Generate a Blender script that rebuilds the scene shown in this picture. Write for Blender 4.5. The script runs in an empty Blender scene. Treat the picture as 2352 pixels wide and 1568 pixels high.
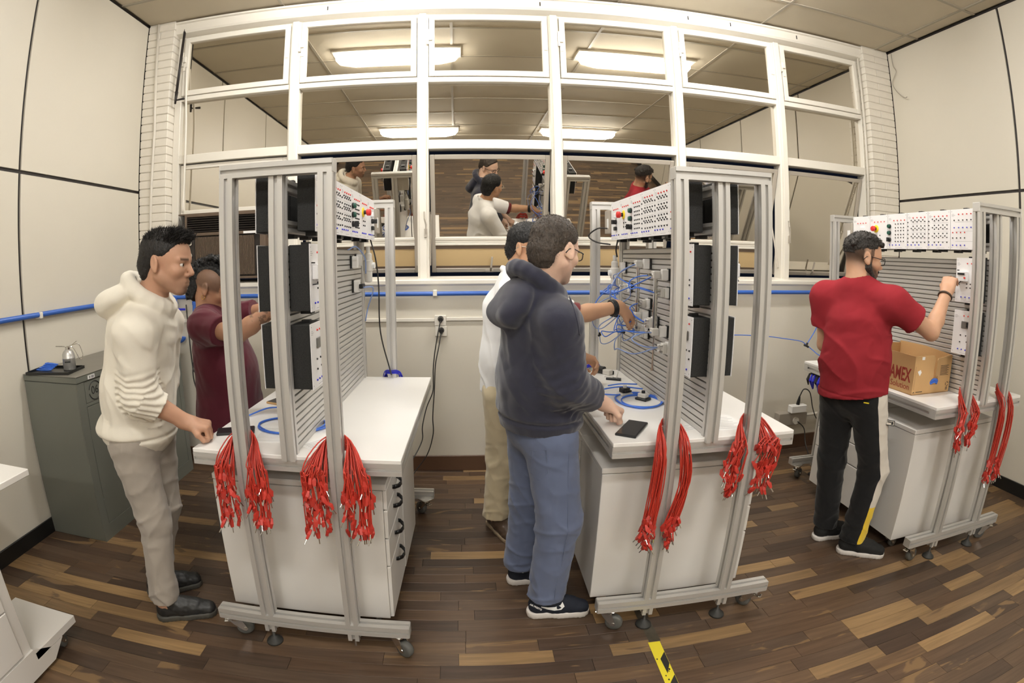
import bpy, bmesh, math, random
import numpy as np
from mathutils import Vector, Matrix, Euler

# ---------------------------------------------------------------- camera, world, exposure
SC = bpy.context.scene
COL = SC.collection
cam_data = bpy.data.cameras.new('camera')
cam = bpy.data.objects.new('camera', cam_data)
COL.objects.link(cam)
SC.camera = cam
cam_data.type = 'PANO'                       # the photograph was taken with a fisheye lens
cam_data.panorama_type = 'FISHEYE_LENS_POLYNOMIAL'
cam_data.sensor_fit = 'HORIZONTAL'
cam_data.sensor_width = 36.0
cam_data.fisheye_fov = math.pi
cam_data.fisheye_polynomial_k0 = 0.0
K = [0.056738883, 8.9363938e-06, -1.1997785e-05, 1.5475306e-07]
cam_data.fisheye_polynomial_k1 = -K[0]
cam_data.fisheye_polynomial_k2 = -K[1]
cam_data.fisheye_polynomial_k3 = -K[2]
cam_data.fisheye_polynomial_k4 = -K[3]
cam_data.shift_x = 0.05536
cam_data.shift_y = -0.04826
_R = [[0.9999672, -0.0003808, 0.0080889], [-0.0004525, 0.9947047, 0.1027731], [-0.0080852, -0.1027734, 0.9946719]]
_r, _f, _u = [Vector((_R[0][i], _R[1][i], _R[2][i])) for i in range(3)]
CAM_H = 1.56
cam.matrix_world = Matrix(((_r.x, _u.x, -_f.x, 0), (_r.y, _u.y, -_f.y, 0), (_r.z, _u.z, -_f.z, CAM_H), (0, 0, 0, 1)))
cam_data.clip_start = 0.02

world = bpy.data.worlds.new('night_outside')
SC.world = world
world.use_nodes = True
world.node_tree.nodes['Background'].inputs[0].default_value = (0.012, 0.016, 0.03, 1)
world.node_tree.nodes['Background'].inputs[1].default_value = 0.35
SC.view_settings.view_transform = 'Standard'
SC.view_settings.look = 'None'
SC.view_settings.exposure = 0.0
SC.view_settings.gamma = 1.0
SC.view_settings.use_curve_mapping = False
SC.cycles.use_denoising = True
SC.cycles.max_bounces = 10
SC.cycles.diffuse_bounces = 5
SC.cycles.glossy_bounces = 6
SC.cycles.transparent_max_bounces = 12
LAMP = 60.0
PI = math.pi
rnd = random.Random(7)

# ---------------------------------------------------------------- helpers
class MB:
    """Collects vertices and faces; build() links them as ONE mesh object."""
    def __init__(s):
        s.v = []; s.f = []; s.m = []; s.mi = 0
    def add(s, vs, fs):
        o = len(s.v)
        s.v.extend([tuple(v) for v in vs])
        for f in fs:
            s.f.append(tuple(i + o for i in f)); s.m.append(s.mi)
        return s
    def box(s, x0, x1, y0, y1, z0, z1, c=0.0, M=None):
        if c <= 0:
            vs = [(x, y, z) for z in (z0, z1) for y in (y0, y1) for x in (x0, x1)]
            fs = [(0, 2, 3, 1), (4, 5, 7, 6), (0, 1, 5, 4), (2, 6, 7, 3), (0, 4, 6, 2), (1, 3, 7, 5)]
        else:                                   # chamfered edges
            vs, fs, idx = [], [], {}
            for X in (0, 1):
                for Y in (0, 1):
                    for Z in (0, 1):
                        x, y, z = (x0, x1)[X], (y0, y1)[Y], (z0, z1)[Z]
                        a, b, d = (1 - 2 * X) * c, (1 - 2 * Y) * c, (1 - 2 * Z) * c
                        for k, p in enumerate(((x, y + b, z + d), (x + a, y, z + d), (x + a, y + b, z))):
                            idx[(X, Y, Z, k)] = len(vs); vs.append(p)
            g = lambda X, Y, Z, k: idx[(X, Y, Z, k)]
            for q in (0, 1):
                a = (g(q, 0, 0, 0), g(q, 1, 0, 0), g(q, 1, 1, 0), g(q, 0, 1, 0)); fs.append(a if q else a[::-1])
                a = (g(0, q, 0, 1), g(1, q, 0, 1), g(1, q, 1, 1), g(0, q, 1, 1)); fs.append(a[::-1] if q else a)
                a = (g(0, 0, q, 2), g(1, 0, q, 2), g(1, 1, q, 2), g(0, 1, q, 2)); fs.append(a if q else a[::-1])
            for p in (0, 1):
                for q in (0, 1):
                    a = (g(p, q, 0, 0), g(p, q, 1, 0), g(p, q, 1, 1), g(p, q, 0, 1)); fs.append(a if p != q else a[::-1])
                    a = (g(p, 0, q, 0), g(p, 1, q, 0), g(p, 1, q, 2), g(p, 0, q, 2)); fs.append(a if p == q else a[::-1])
                    a = (g(0, p, q, 1), g(1, p, q, 1), g(1, p, q, 2), g(0, p, q, 2)); fs.append(a if p != q else a[::-1])
                    for r in (0, 1):
                        a = tuple(g(p, q, r, k) for k in range(3)); fs.append(a if (p + q + r) % 2 else a[::-1])
        if M is not None:
            vs = [M @ Vector(v) for v in vs]
        return s.add(vs, fs)
    def tube(s, pts, r, n=8, caps=True, closed=False):
        pts = [Vector(p) for p in pts]
        N = len(pts); rr = r if isinstance(r, (list, tuple)) else [r] * N
        vs, fs = [], []
        up = None
        for i, p in enumerate(pts):
            a = pts[(i - 1) % N] if (closed or i > 0) else p
            b = pts[(i + 1) % N] if (closed or i < N - 1) else p
            t = (b - a)
            if t.length < 1e-9: t = Vector((0, 0, 1))
            t.normalize()
            if up is None:
                up = Vector((0, 0, 1)) if abs(t.z) < .9 else Vector((1, 0, 0))
            u = t.cross(up)
            if u.length < 1e-6: u = t.orthogonal()
            u.normalize(); w = u.cross(t).normalized(); up = w
            for k in range(n):
                an = 2 * PI * k / n
                vs.append(p + u * (math.cos(an) * rr[i]) + w * (math.sin(an) * rr[i]))
        for i in range(N if closed else N - 1):
            j = (i + 1) % N
            for k in range(n):
                l = (k + 1) % n
                fs.append((i * n + k, i * n + l, j * n + l, j * n + k))
        if caps and not closed:
            fs.append(tuple(range(n))[::-1]); fs.append(tuple((N - 1) * n + k for k in range(n)))
        return s.add(vs, fs)
    def cyl(s, p0, p1, r, n=16, r2=None):
        return s.tube([p0, p1], [r, r if r2 is None else r2], n)
    def lathe(s, prof, o=(0, 0, 0), n=20, M=None):
        """prof: (radius, height) pairs turned about z."""
        vs, fs = [], []
        for (r, h) in prof:
            for k in range(n):
                a = 2 * PI * k / n
                vs.append(Vector((r * math.cos(a), r * math.sin(a), h)))
        for i in range(len(prof) - 1):
            for k in range(n):
                l = (k + 1) % n
                fs.append((i * n + k, i * n + l, (i + 1) * n + l, (i + 1) * n + k))
        fs.append(tuple(range(n))[::-1]); fs.append(tuple((len(prof) - 1) * n + k for k in range(n)))
        vs = [(M @ v if M is not None else v) + Vector(o) for v in vs]
        return s.add(vs, fs)
    def prism(s, poly, a, b, axis='z', o=(0, 0)):
        """polygon extruded from a to b along an axis; poly coordinates are the other two axes in xyz order."""
        n = len(poly); vs = []
        for h in (a, b):
            for (p, q) in poly:
                p, q = p + o[0], q + o[1]
                vs.append({'z': (p, q, h), 'x': (h, p, q), 'y': (p, h, q)}[axis])
        fs = [tuple(range(n))[::-1], tuple(range(n, 2 * n))]
        fs += [(i, (i + 1) % n, n + (i + 1) % n, n + i) for i in range(n)]
        if axis == 'y': fs = [f[::-1] for f in fs]
        return s.add(vs, fs)
    def quad(s, a, b, c, d):
        return s.add([a, b, c, d], [(0, 1, 2, 3)])
    def mesh(s, name, mats, smooth=False):
        me = bpy.data.meshes.new(name)
        me.from_pydata(s.v, [], s.f)
        for m in (mats if isinstance(mats, (list, tuple)) else [mats]):
            me.materials.append(m)
        if any(s.m): me.polygons.foreach_set('material_index', s.m)
        if smooth: me.polygons.foreach_set('use_smooth', [True] * len(me.polygons))
        me.update()
        return me
    def build(s, name, mats, parent=None, smooth=False, kind=None, loc=None):
        return link(name, s.mesh(name, mats, smooth), parent, kind, loc)

def link(name, me, parent=None, kind=None, loc=None):
    o = bpy.data.objects.new(name, me); COL.objects.link(o)
    if parent is not None: o.parent = parent
    if kind: o['kind'] = kind
    if loc is not None: o.location = loc
    return o
def smooth_by_angle(o, deg=35):
    me = o.data
    me.polygons.foreach_set('use_smooth', [True] * len(me.polygons))
    bm = bmesh.new(); bm.from_mesh(me)
    for e in bm.edges:
        if len(e.link_faces) == 2 and e.calc_face_angle(0) > math.radians(deg): e.smooth = False
    bm.to_mesh(me); bm.free()
    return o
def tag(o, label, cat, group=None):
    o['label'] = label; o['category'] = cat
    if group: o['group'] = group
    return o
def thing(name, label, cat, loc=(0, 0, 0), rotz=0.0, group=None):
    o = bpy.data.objects.new(name, None); COL.objects.link(o)
    o.location = loc; o.rotation_euler = (0, 0, rotz); o.empty_display_size = .05
    return tag(o, label, cat, group)
def copy_tree(o, parent=None):
    c = o.copy(); COL.objects.link(c)
    if parent is not None: c.parent = parent
    for ch in list(o.children): copy_tree(ch, c)
    return c
def spline(pts, n=8):
    """Catmull-Rom through points."""
    P = [Vector(p) for p in pts]; P = [P[0] * 2 - P[1]] + P + [P[-1] * 2 - P[-2]]
    out = []
    for i in range(1, len(P) - 2):
        for k in range(n):
            t = k / n; a, b, c, d = P[i - 1], P[i], P[i + 1], P[i + 2]
            out.append(.5 * ((2 * b) + (c - a) * t + (2 * a - 5 * b + 4 * c - d) * t * t + (3 * b - a - 3 * c + d) * t ** 3))
    out.append(P[-2]); return out
def text(name, body, size, M, mat, parent, extrude=.0004, align='CENTER', bold=0):
    cu = bpy.data.curves.new(name, 'FONT'); cu.body = body; cu.size = size; cu.extrude = extrude
    cu.align_x = align; cu.align_y = 'CENTER'; cu.offset = bold; cu.resolution_u = 3
    tmp = bpy.data.objects.new('tmp', cu); COL.objects.link(tmp)
    dg = bpy.context.evaluated_depsgraph_get()
    me = bpy.data.meshes.new_from_object(tmp.evaluated_get(dg))
    bpy.data.objects.remove(tmp); bpy.data.curves.remove(cu)
    me.transform(M); me.name = name
    me.materials.clear(); me.materials.append(mat)
    return link(name, me, parent)

# ---------------------------------------------------------------- materials
def mat(name, col, rough=.5, metal=0.0, spec=.5, bump=None, var=None, stretch=(1, 1, 1), rnd_obj=0.0, emit=None, coat=0, sheen=0):
    """bump=(scale,strength); var=(scale,amount); rnd_obj: brightness change from object to object."""
    m = bpy.data.materials.new(name); m.use_nodes = True
    nt = m.node_tree; b = nt.nodes['Principled BSDF']; L = nt.links.new
    b.inputs['Base Color'].default_value = (*col, 1); b.inputs['Roughness'].default_value = rough
    b.inputs['Metallic'].default_value = metal; b.inputs['Specular IOR Level'].default_value = spec
    if coat: b.inputs['Coat Weight'].default_value = coat; b.inputs['Coat Roughness'].default_value = .1
    if sheen: b.inputs['Sheen Weight'].default_value = sheen; b.inputs['Sheen Roughness'].default_value = .5
    if emit:
        b.inputs['Emission Color'].default_value = (*emit[0], 1); b.inputs['Emission Strength'].default_value = emit[1]
    if bump or var:
        tc = nt.nodes.new('ShaderNodeTexCoord'); mp = nt.nodes.new('ShaderNodeMapping')
        mp.inputs['Scale'].default_value = stretch; L(tc.outputs['Object'], mp.inputs['Vector'])
    src = None
    if var:
        n = nt.nodes.new('ShaderNodeTexNoise'); n.inputs['Scale'].default_value = var[0]; n.inputs['Detail'].default_value = 4
        L(mp.outputs[0], n.inputs['Vector'])
        r = nt.nodes.new('ShaderNodeMapRange'); L(n.outputs['Fac'], r.inputs['Value'])
        r.inputs['From Min'].default_value = .3; r.inputs['From Max'].default_value = .7
        r.inputs['To Min'].default_value = 1 - var[1]; r.inputs['To Max'].default_value = 1 + var[1]
        src = r.outputs[0]
    if rnd_obj:
        oi = nt.nodes.new('ShaderNodeObjectInfo'); r2 = nt.nodes.new('ShaderNodeMapRange'); L(oi.outputs['Random'], r2.inputs['Value'])
        r2.inputs['To Min'].default_value = 1 - rnd_obj; r2.inputs['To Max'].default_value = 1 + rnd_obj
        if src is None: src = r2.outputs[0]
        else:
            mu = nt.nodes.new('ShaderNodeMath'); mu.operation = 'MULTIPLY'; L(src, mu.inputs[0]); L(r2.outputs[0], mu.inputs[1]); src = mu.outputs[0]
    if src is not None:
        vm = nt.nodes.new('ShaderNodeVectorMath'); vm.operation = 'SCALE'; vm.inputs[0].default_value = col
        L(src, vm.inputs['Scale']); L(vm.outputs[0], b.inputs['Base Color'])
    if bump:
        n2 = nt.nodes.new('ShaderNodeTexNoise'); n2.inputs['Scale'].default_value = bump[0]; n2.inputs['Detail'].default_value = 5
        L(mp.outputs[0], n2.inputs['Vector'])
        bp = nt.nodes.new('ShaderNodeBump'); bp.inputs['Strength'].default_value = bump[1]; bp.inputs['Distance'].default_value = .01
        L(n2.outputs['Fac'], bp.inputs['Height']); L(bp.outputs[0], b.inputs['Normal'])
    return m
def srgb(r, g, b):
    return tuple(((c / 255 / 12.92) if c / 255 <= .04045 else ((c / 255 + .055) / 1.055) ** 2.4) for c in (r, g, b))

M = {}
M['wall'] = mat('cream_wall_panel', srgb(214, 208, 194), .45, var=(1.3, .02), bump=(60, .02))
M['joint'] = mat('dark_joint_strip', srgb(38, 32, 30), .5)
M['black_base'] = mat('black_baseboard', srgb(26, 25, 24), .4)
M['back_wall'] = mat('cream_painted_wall', srgb(213, 207, 193), .5, var=(2, .02), bump=(120, .03))
M['ceiling'] = mat('ceiling_tile', srgb(200, 190, 170), .8, var=(3, .03), bump=(300, .08), rnd_obj=.02)
M['tbar'] = mat('ceiling_grid_bar', srgb(168, 160, 144), .5)
M['brick'] = mat('white_painted_brick', srgb(224, 218, 206), .5, var=(14, .03), bump=(40, .12), rnd_obj=.015)
M['mortar'] = mat('painted_mortar', srgb(205, 199, 187), .7)
M['frame'] = mat('white_window_frame', srgb(226, 221, 210), .35, var=(2, .02))
M['sash_alu'] = mat('grey_window_sash', srgb(176, 168, 156), .4, metal=.2)
M['dark_base'] = mat('brown_wood_baseboard', srgb(92, 66, 48), .4, var=(8, .12), stretch=(.1, 1, 1))
M['blue_pipe'] = mat('blue_air_pipe', srgb(54, 98, 182), .35)
M['conduit'] = mat('white_conduit', srgb(214, 208, 196), .4)
M['alu'] = mat('anodised_aluminium', srgb(206, 204, 200), .42, metal=.5)
M['alu_dark'] = mat('aluminium_slot', srgb(140, 137, 132), .5, metal=.4)
M['white'] = mat('white_laminate', srgb(236, 234, 230), .3, var=(4, .012))
M['ped'] = mat('light_grey_steel', srgb(222, 219, 214), .38, var=(3, .012))
M['panel_white'] = mat('white_panel', srgb(240, 239, 240), .35)
M['housing'] = mat('black_textured_housing', srgb(34, 34, 33), .75, var=(220, .5), bump=(300, .3))
M['black'] = mat('black_plastic', srgb(24, 24, 25), .4)
M['rubber'] = mat('dark_rubber', srgb(52, 52, 50), .6)
M['wheel'] = mat('grey_wheel', srgb(92, 92, 88), .55)
M['chrome'] = mat('chrome', srgb(214, 212, 208), .16, metal=1)
M['red'] = mat('red_plastic', srgb(216, 48, 44), .4)
M['lead'] = mat('red_test_lead', srgb(188, 56, 42), .38, rnd_obj=.14)
M['plug'] = mat('red_banana_plug', srgb(188, 54, 44), .42, rnd_obj=.14)
M['blue'] = mat('blue_plastic', srgb(56, 58, 200), .4)
M['green'] = mat('dark_green_plastic', srgb(32, 84, 70), .35)
M['yellow'] = mat('yellow_plastic', srgb(244, 218, 40), .45)
M['tube'] = mat('blue_air_tube', srgb(60, 112, 214), .3)
M['tube_grey'] = mat('pale_blue_air_tube', srgb(128, 150, 200), .3)
M['deepblue'] = mat('blue_lead', srgb(36, 42, 190), .4)
M['grey_steel'] = mat('grey_painted_cabinet_steel', srgb(112, 114, 106), .42, var=(3, .03))
M['cab_top'] = mat('worn_grey_cabinet_top', srgb(122, 118, 108), .4, var=(5, .06))
M['ink'] = mat('black_ink', srgb(40, 40, 38), .7)
M['greyink'] = mat('grey_print', srgb(150, 148, 150), .7)
M['paper'] = mat('white_paper', srgb(238, 238, 236), .6)
M['cord'] = mat('black_cord', srgb(44, 42, 40), .45)
M['card'] = mat('brown_cardboard', srgb(196, 158, 108), .75, var=(6, .05), bump=(80, .05))
M['card_in'] = mat('cardboard_inside', srgb(176, 140, 98), .8, var=(6, .05))
M['redink'] = mat('red_carton_print', srgb(150, 52, 40), .8, var=(60, .08))
M['ac_brown'] = mat('brown_air_conditioner_case', srgb(96, 80, 66), .5)
M['ac_dark'] = mat('dark_air_conditioner_grille', srgb(40, 33, 28), .6)
M['tan'] = mat('tan_parapet', srgb(190, 164, 120), .7, var=(2, .04))
M['oil'] = mat('silver_oil_can', srgb(196, 194, 190), .35, metal=.6)
M['tray'] = mat('black_tray', srgb(34, 34, 33), .3)
M['screen'] = mat('dark_display', srgb(40, 40, 42), .15)
M['lcd'] = mat('grey_display', srgb(112, 110, 106), .3)
M['clear'] = mat('greyish_valve_plastic', srgb(206, 203, 196), .3)
M['green_tip'] = mat('green_lamp_cap', srgb(80, 170, 120), .3)
M['yellow_tape'] = mat('yellow_floor_tape', srgb(238, 222, 54), .4)
M['old_tape'] = mat('worn_dark_tape', srgb(70, 64, 52), .3, var=(40, .25))

def glass_mirror():
    """Window pane with a reflective solar film: mostly mirrors the lit room, the night shows faintly through."""
    m = bpy.data.materials.new('reflective_window_glass'); m.use_nodes = True
    nt = m.node_tree; nt.nodes.clear(); L = nt.links.new
    o = nt.nodes.new('ShaderNodeOutputMaterial'); mx = nt.nodes.new('ShaderNodeMixShader')
    g = nt.nodes.new('ShaderNodeBsdfGlossy'); g.inputs['Roughness'].default_value = .0
    g.inputs['Color'].default_value = (*srgb(250, 244, 232), 1)
    t = nt.nodes.new('ShaderNodeBsdfTransparent'); t.inputs['Color'].default_value = (.55, .55, .55, 1)
    mx.inputs[0].default_value = .66
    L(t.outputs[0], mx.inputs[1]); L(g.outputs[0], mx.inputs[2]); L(mx.outputs[0], o.inputs[0])
    return m
M['glass'] = glass_mirror()

def wood(name, light):
    m = bpy.data.materials.new(name); m.use_nodes = True
    nt = m.node_tree; b = nt.nodes['Principled BSDF']; L = nt.links.new
    tc = nt.nodes.new('ShaderNodeTexCoord'); oi = nt.nodes.new('ShaderNodeObjectInfo')
    ge = nt.nodes.new('ShaderNodeNewGeometry')
    off = nt.nodes.new('ShaderNodeVectorMath'); off.operation = 'MULTIPLY_ADD'
    rv = nt.nodes.new('ShaderNodeCombineXYZ')
    for i in range(3): L(oi.outputs['Random'], rv.inputs[i])
    off.inputs[1].default_value = (31.7, 17.3, 5.1)
    L(rv.outputs[0], off.inputs[0]); L(ge.outputs['Position'], off.inputs[2])
    mp = nt.nodes.new('ShaderNodeMapping'); mp.inputs['Scale'].default_value = (1.6, 26, 1); L(off.outputs[0], mp.inputs[0])
    n = nt.nodes.new('ShaderNodeTexNoise'); n.inputs['Scale'].default_value = 2.2; n.inputs['Detail'].default_value = 7; n.inputs['Distortion'].default_value = .5
    L(mp.outputs[0], n.inputs['Vector'])
    mp2 = nt.nodes.new('ShaderNodeMapping'); mp2.inputs['Scale'].default_value = (2.2, 11, 1); L(off.outputs[0], mp2.inputs[0])
    n2 = nt.nodes.new('ShaderNodeTexNoise'); n2.inputs['Scale'].default_value = 1.2; n2.inputs['Detail'].default_value = 3; n2.inputs['Distortion'].default_value = .8
    L(mp2.outputs[0], n2.inputs['Vector'])
    # base tone of this plank
    r = nt.nodes.new('ShaderNodeValToRGB'); L(oi.outputs['Random'], r.inputs[0])
    el = r.color_ramp.elements
    tones = ([(0, (66, 52, 42)), (.25, (78, 62, 50)), (.5, (92, 72, 55)), (.75, (84, 68, 55)), (1, (104, 82, 61))] if not light
             else [(0, (132, 106, 74)), (.5, (146, 118, 82)), (1, (124, 100, 72))])
    el[0].position = 0; el[0].color = (*srgb(*tones[0][1]), 1); el[1].position = 1; el[1].color = (*srgb(*tones[-1][1]), 1)
    for p, c in tones[1:-1]:
        e = el.new(p); e.color = (*srgb(*c), 1)
    gr = nt.nodes.new('ShaderNodeMapRange'); L(n.outputs['Fac'], gr.inputs[0]); gr.inputs[1].default_value = .3; gr.inputs[2].default_value = .7
    gr.inputs[3].default_value = .74; gr.inputs[4].default_value = 1.2
    sc = nt.nodes.new('ShaderNodeVectorMath'); sc.operation = 'SCALE'; L(r.outputs[0], sc.inputs[0]); L(gr.outputs[0], sc.inputs['Scale'])
    # sapwood streak (or heart in light boards)
    th = nt.nodes.new('ShaderNodeMapRange'); L(n2.outputs['Fac'], th.inputs[0]); th.inputs[1].default_value = .64; th.inputs[2].default_value = .68
    mx = nt.nodes.new('ShaderNodeMix'); mx.data_type = 'RGBA'; L(th.outputs[0], mx.inputs[0]); L(sc.outputs[0], mx.inputs[6])
    mx.inputs[7].default_value = (*(srgb(122, 97, 68) if not light else srgb(104, 82, 60)), 1)
    L(mx.outputs[2], b.inputs['Base Color'])
    b.inputs['Roughness'].default_value = .33; b.inputs['Specular IOR Level'].default_value = .4
    bp = nt.nodes.new('ShaderNodeBump'); bp.inputs['Strength'].default_value = .06; bp.inputs['Distance'].default_value = .004
    L(n.outputs['Fac'], bp.inputs['Height']); L(bp.outputs[0], b.inputs['Normal'])
    return m
M['wood'] = wood('dark_strip_wood', False); M['wood_light'] = wood('light_strip_wood', True)

# ---------------------------------------------------------------- the room
XL, XR, YB, YF, ZC = -2.449, 3.945, 3.47, -4.6, 3.51
def struct(name, mb, m, label=None, cat=None, parent=None):
    o = mb.build(name, m, parent)
    if parent is None:
        o['kind'] = 'structure'
        if label: o['label'] = label
        if cat: o['category'] = cat
    return o
floor = struct('floor', MB().box(XL - .1, XR + .1, YF, YB + .15, -.06, -.0045), M['joint'], 'strip wood floor of mixed dark and light boards', 'floor')
PW, Y0 = .0705, 1.525
planks = []; rest = MB()
light_at = [(1.56, .62, 1.26), (1.7, 1.586, 2.38), (1.842, 1.42, 1.83), (1.42, 2.43, 2.73), (1.63, 2.55, 2.86), (1.49, -1.5, -1.05), (1.35, -.55, -.05), (1.63, -1.72, -1.2), (1.771, -2.1, -1.3), (1.35, 1.7, 2.2), (2.2, -.75, -.6), (3.33, -.1, .2), (1.98, 1.65, 1.78)]
fr = random.Random(11)
for k in range(-66, 28):
    y0, y1 = Y0 + k * PW, min(Y0 + (k + 1) * PW, YB)
    if y1 - y0 < .01: continue
    yc = (y0 + y1) / 2
    fixed = sorted((a, b) for (yy, a, b) in light_at if y0 <= yy < y1)
    x = XL + .01 - fr.random() * .3
    while x < XR:
        nxt = x + fr.choice((.22, .3, .38, .45, .52, .6, .72, .85))
        lt = fr.random() < .12
        for a, b in fixed:
            if x < a - .04 and nxt > a - .2: nxt = a
            if abs(x - a) < .001: nxt = b; lt = True
        planks.append((max(x, XL), min(nxt, XR), y0, y1, lt)); x = nxt
def in_view(p):
    xc, yc = (p[0] + p[1]) / 2, (p[2] + p[3]) / 2
    return yc > 1.2 and xc > -1.35 * yc and xc < 1.72 * yc and xc < 3.95
near = sorted([p for p in planks if in_view(p)], key=lambda p: math.hypot((p[0] + p[1]) / 2, (p[2] + p[3]) / 2))
own = set(near[:296])
unit = {}
def plank_mesh(L, W, lt):
    k = (round(L, 2), round(W, 3), lt)
    if k not in unit:
        unit[k] = MB().box(-L / 2 + .0006, L / 2 - .0006, -W / 2 + .0006, W / 2 - .0006, -.006, 0, .0009).mesh('plank', M['wood_light' if lt else 'wood'])
    return unit[k]
for p in planks:
    L, W = p[1] - p[0], p[3] - p[2]
    if L < .01: continue
    if p in own:
        L = round(L, 2)
        o = link('plank', plank_mesh(L, W, p[4]), floor, loc=((p[0] + p[1]) / 2, (p[2] + p[3]) / 2, 0))
    else:
        rest.mi = 1 if p[4] else 0
        rest.box(p[0] + .0006, p[1] - .0006, p[2] + .0006, p[3] - .0006, -.006, 0)
o = rest.build('plank_field', [M['wood'], M['wood_light']], floor, kind='stuff')
for m in (M['wood'], M['wood_light']):            # boards of the joined field differ too
    nt = m.node_tree; oi = [n for n in nt.nodes if n.type == 'OBJECT_INFO'][0]; ge = [n for n in nt.nodes if n.type == 'NEW_GEOMETRY'][0]
    ad = nt.nodes.new('ShaderNodeMath'); ad.operation = 'ADD'; fc = nt.nodes.new('ShaderNodeMath'); fc.operation = 'FRACT'
    tg = [l.to_socket for l in nt.links if l.from_node == oi]
    nt.links.new(oi.outputs['Random'], ad.inputs[0]); nt.links.new(ge.outputs['Random Per Island'], ad.inputs[1]); nt.links.new(ad.outputs[0], fc.inputs[0])
    for s in tg: nt.links.new(fc.outputs[0], s)

# side walls of large panels with dark joint strips
def panel_wall(name, side, label):
    s = -1 if side == 'left' else 1
    X = XL if side == 'left' else XR
    w = struct(name, MB().box(min(X + s * .012, X + s * .12), max(X + s * .012, X + s * .12), YF, YB + .15, 0, ZC), M['joint'], label, 'wall')
    ys = [YB + .012] + [2.225 - 1.25 * i for i in range(6)]
    for i in range(6):
        a, b = ys[i + 1] + .011, ys[i] - (.011 if i else .018)
        if i == 5: a = YF
        for z0, z1 in ((.0, 2.114), (2.136, ZC - .022)):
            MB().box(min(X, X + s * .0125), max(X, X + s * .0125), a, b, z0, z1, .001).build('panel', M['wall'], w)
    return w
panel_wall('wall_left', 'left', 'cream panelled side wall with dark joint strips behind the grey cabinet')
panel_wall('wall_right', 'right', 'cream panelled side wall with dark joint strips beside the red shirt man')
for nm, X, s in (('baseboard_left', XL, 1), ('baseboard_right', XR, -1)):
    struct(nm, MB().box(min(X, X + s * .012), max(X, X + s * .012), YF, YB, 0, .095, .002), M['black_base'], 'black baseboard along the panelled wall', 'baseboard')
wb = struct('wall_back', MB().box(XL, XR, YB, YB + .15, 0, 1.375), M['back_wall'], 'cream wall under the window band', 'wall')
struct('wall_front', MB().box(XL, XR, YF - .1, YF, 0, ZC), M['back_wall'], 'plain cream wall behind the camera', 'wall')
struct('baseboard_back', MB().box(XL + .012, XR - .012, YB - .014, YB, 0, .118, .003), M['dark_base'], 'brown wooden baseboard below the windows', 'baseboard')

# ceiling of lay-in tiles
ce = struct('ceiling', MB().box(XL - .1, XR + .1, YF, YB + .2, ZC + .02, ZC + .1), M['tbar'], 'ceiling of cream lay-in tiles in a thin grid', 'ceiling')
cx = [XL] + [v for v in (-1.285 + 1.268 * i for i in range(-1, 5)) if XL < v < XR] + [XR]
cy = [YB + .15, 3.08] + [3.08 - .635 * i for i in range(1, 12)] + [YF]
tm = {}
for i in range(len(cx) - 1):
    for j in range(len(cy) - 1):
        w, l = cx[i + 1] - cx[i] - .012, cy[j] - cy[j + 1] - .012
        k = (round(w, 3), round(l, 3))
        if k not in tm: tm[k] = MB().box(-w / 2, w / 2, -l / 2, l / 2, 0, .016, .002).mesh('tile', M['ceiling'])
        link('tile', tm[k], ce, loc=((cx[i] + cx[i + 1]) / 2, (cy[j] + cy[j + 1]) / 2, ZC + .003))
for v in cx[1:-1]:
    MB().box(v - .012, v + .012, YF, YB + .15, ZC - .004, ZC + .004).build('grid_bar', M['tbar'], ce)
for v in cy[1:-1]:
    MB().box(XL, XR, v - .012, v + .012, ZC - .0035, ZC + .0035).build('grid_bar', M['tbar'], ce)

# ceiling lamps (their light is the room's only light)
lampm = mat('lit_lamp_diffuser', (1, 1, 1), .5, emit=((1.0, .98, .945), LAMP))
LN = 0
for (yy, x0s) in ((2.58, (-.53, 1.76)), (-.3, (-.53, 1.9)), (-3.2, (-.53, 1.9))):
    for xx in x0s:
        t = thing('ceiling_lamp', ['front lamp over the left workstation', 'front lamp over the middle workstation', 'second row lamp at the left', 'second row lamp at the right', 'rear row lamp at the left', 'rear row lamp at the right'][LN] + ', white fluorescent', 'lamp', (xx, yy, ZC - .004), 0, 'ceiling lamps')
        MB().box(-.60, .60, -.13, .13, -.018, 0, .004).build('housing', M['frame'], t)
        MB().tube([(-.58, 0, -.035), (-.54, 0, -.038), (-.40, 0, -.042), (.40, 0, -.042), (.54, 0, -.038), (.58, 0, -.035)], [.02, .06, .085, .085, .06, .02], 12).build('diffuser', lampm, t)
        LN += 1

# painted brick pillars either side of the window
def brick_pillar(name, x0, x1, y0, y1, facex, label):
    """front at y0, one side face towards the window at facex."""
    c = struct(name, MB().box(x0 + .006, x1 - .006, y0 + .006, y1, 0, ZC), M['mortar'], label, 'pillar')
    H = .0645; k = 0; z = .02; mm = {}
    while z + H < ZC:
        w = x1 - x0
        cuts = [0, w] if k % 2 else [0, w * .46, w]
        for i in range(len(cuts) - 1):
            a, b = x0 + cuts[i] + (.003 if i else 0), x0 + cuts[i + 1] - .003
            corner = (abs(b + .003 - x1) < 1e-6) if facex == x1 else (i == 0)
            if corner:
                b2 = facex if facex == x1 else b; a2 = facex if facex == x0 else a
                key = ('c', round(b2 - a2, 3)); d = (y1 - y0) - .003
            else:
                a2, b2 = a, b; key = ('f', round(b - a, 3)); d = .05
            if key not in mm: mm[key] = MB().box(0, b2 - a2, 0, d, 0, H - .006, .004).mesh('brick', M['brick'])
            link('brick', mm[key], c, loc=(a2 + rnd.uniform(-.0006, .0006), y0 + rnd.uniform(-.0012, .0012), z))
        z += H; k += 1
    return c
brick_pillar('pillar_left', XL, -2.198, YB, 3.64, -2.198, 'white painted brick pillar in the corner beside the left wall')
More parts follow.
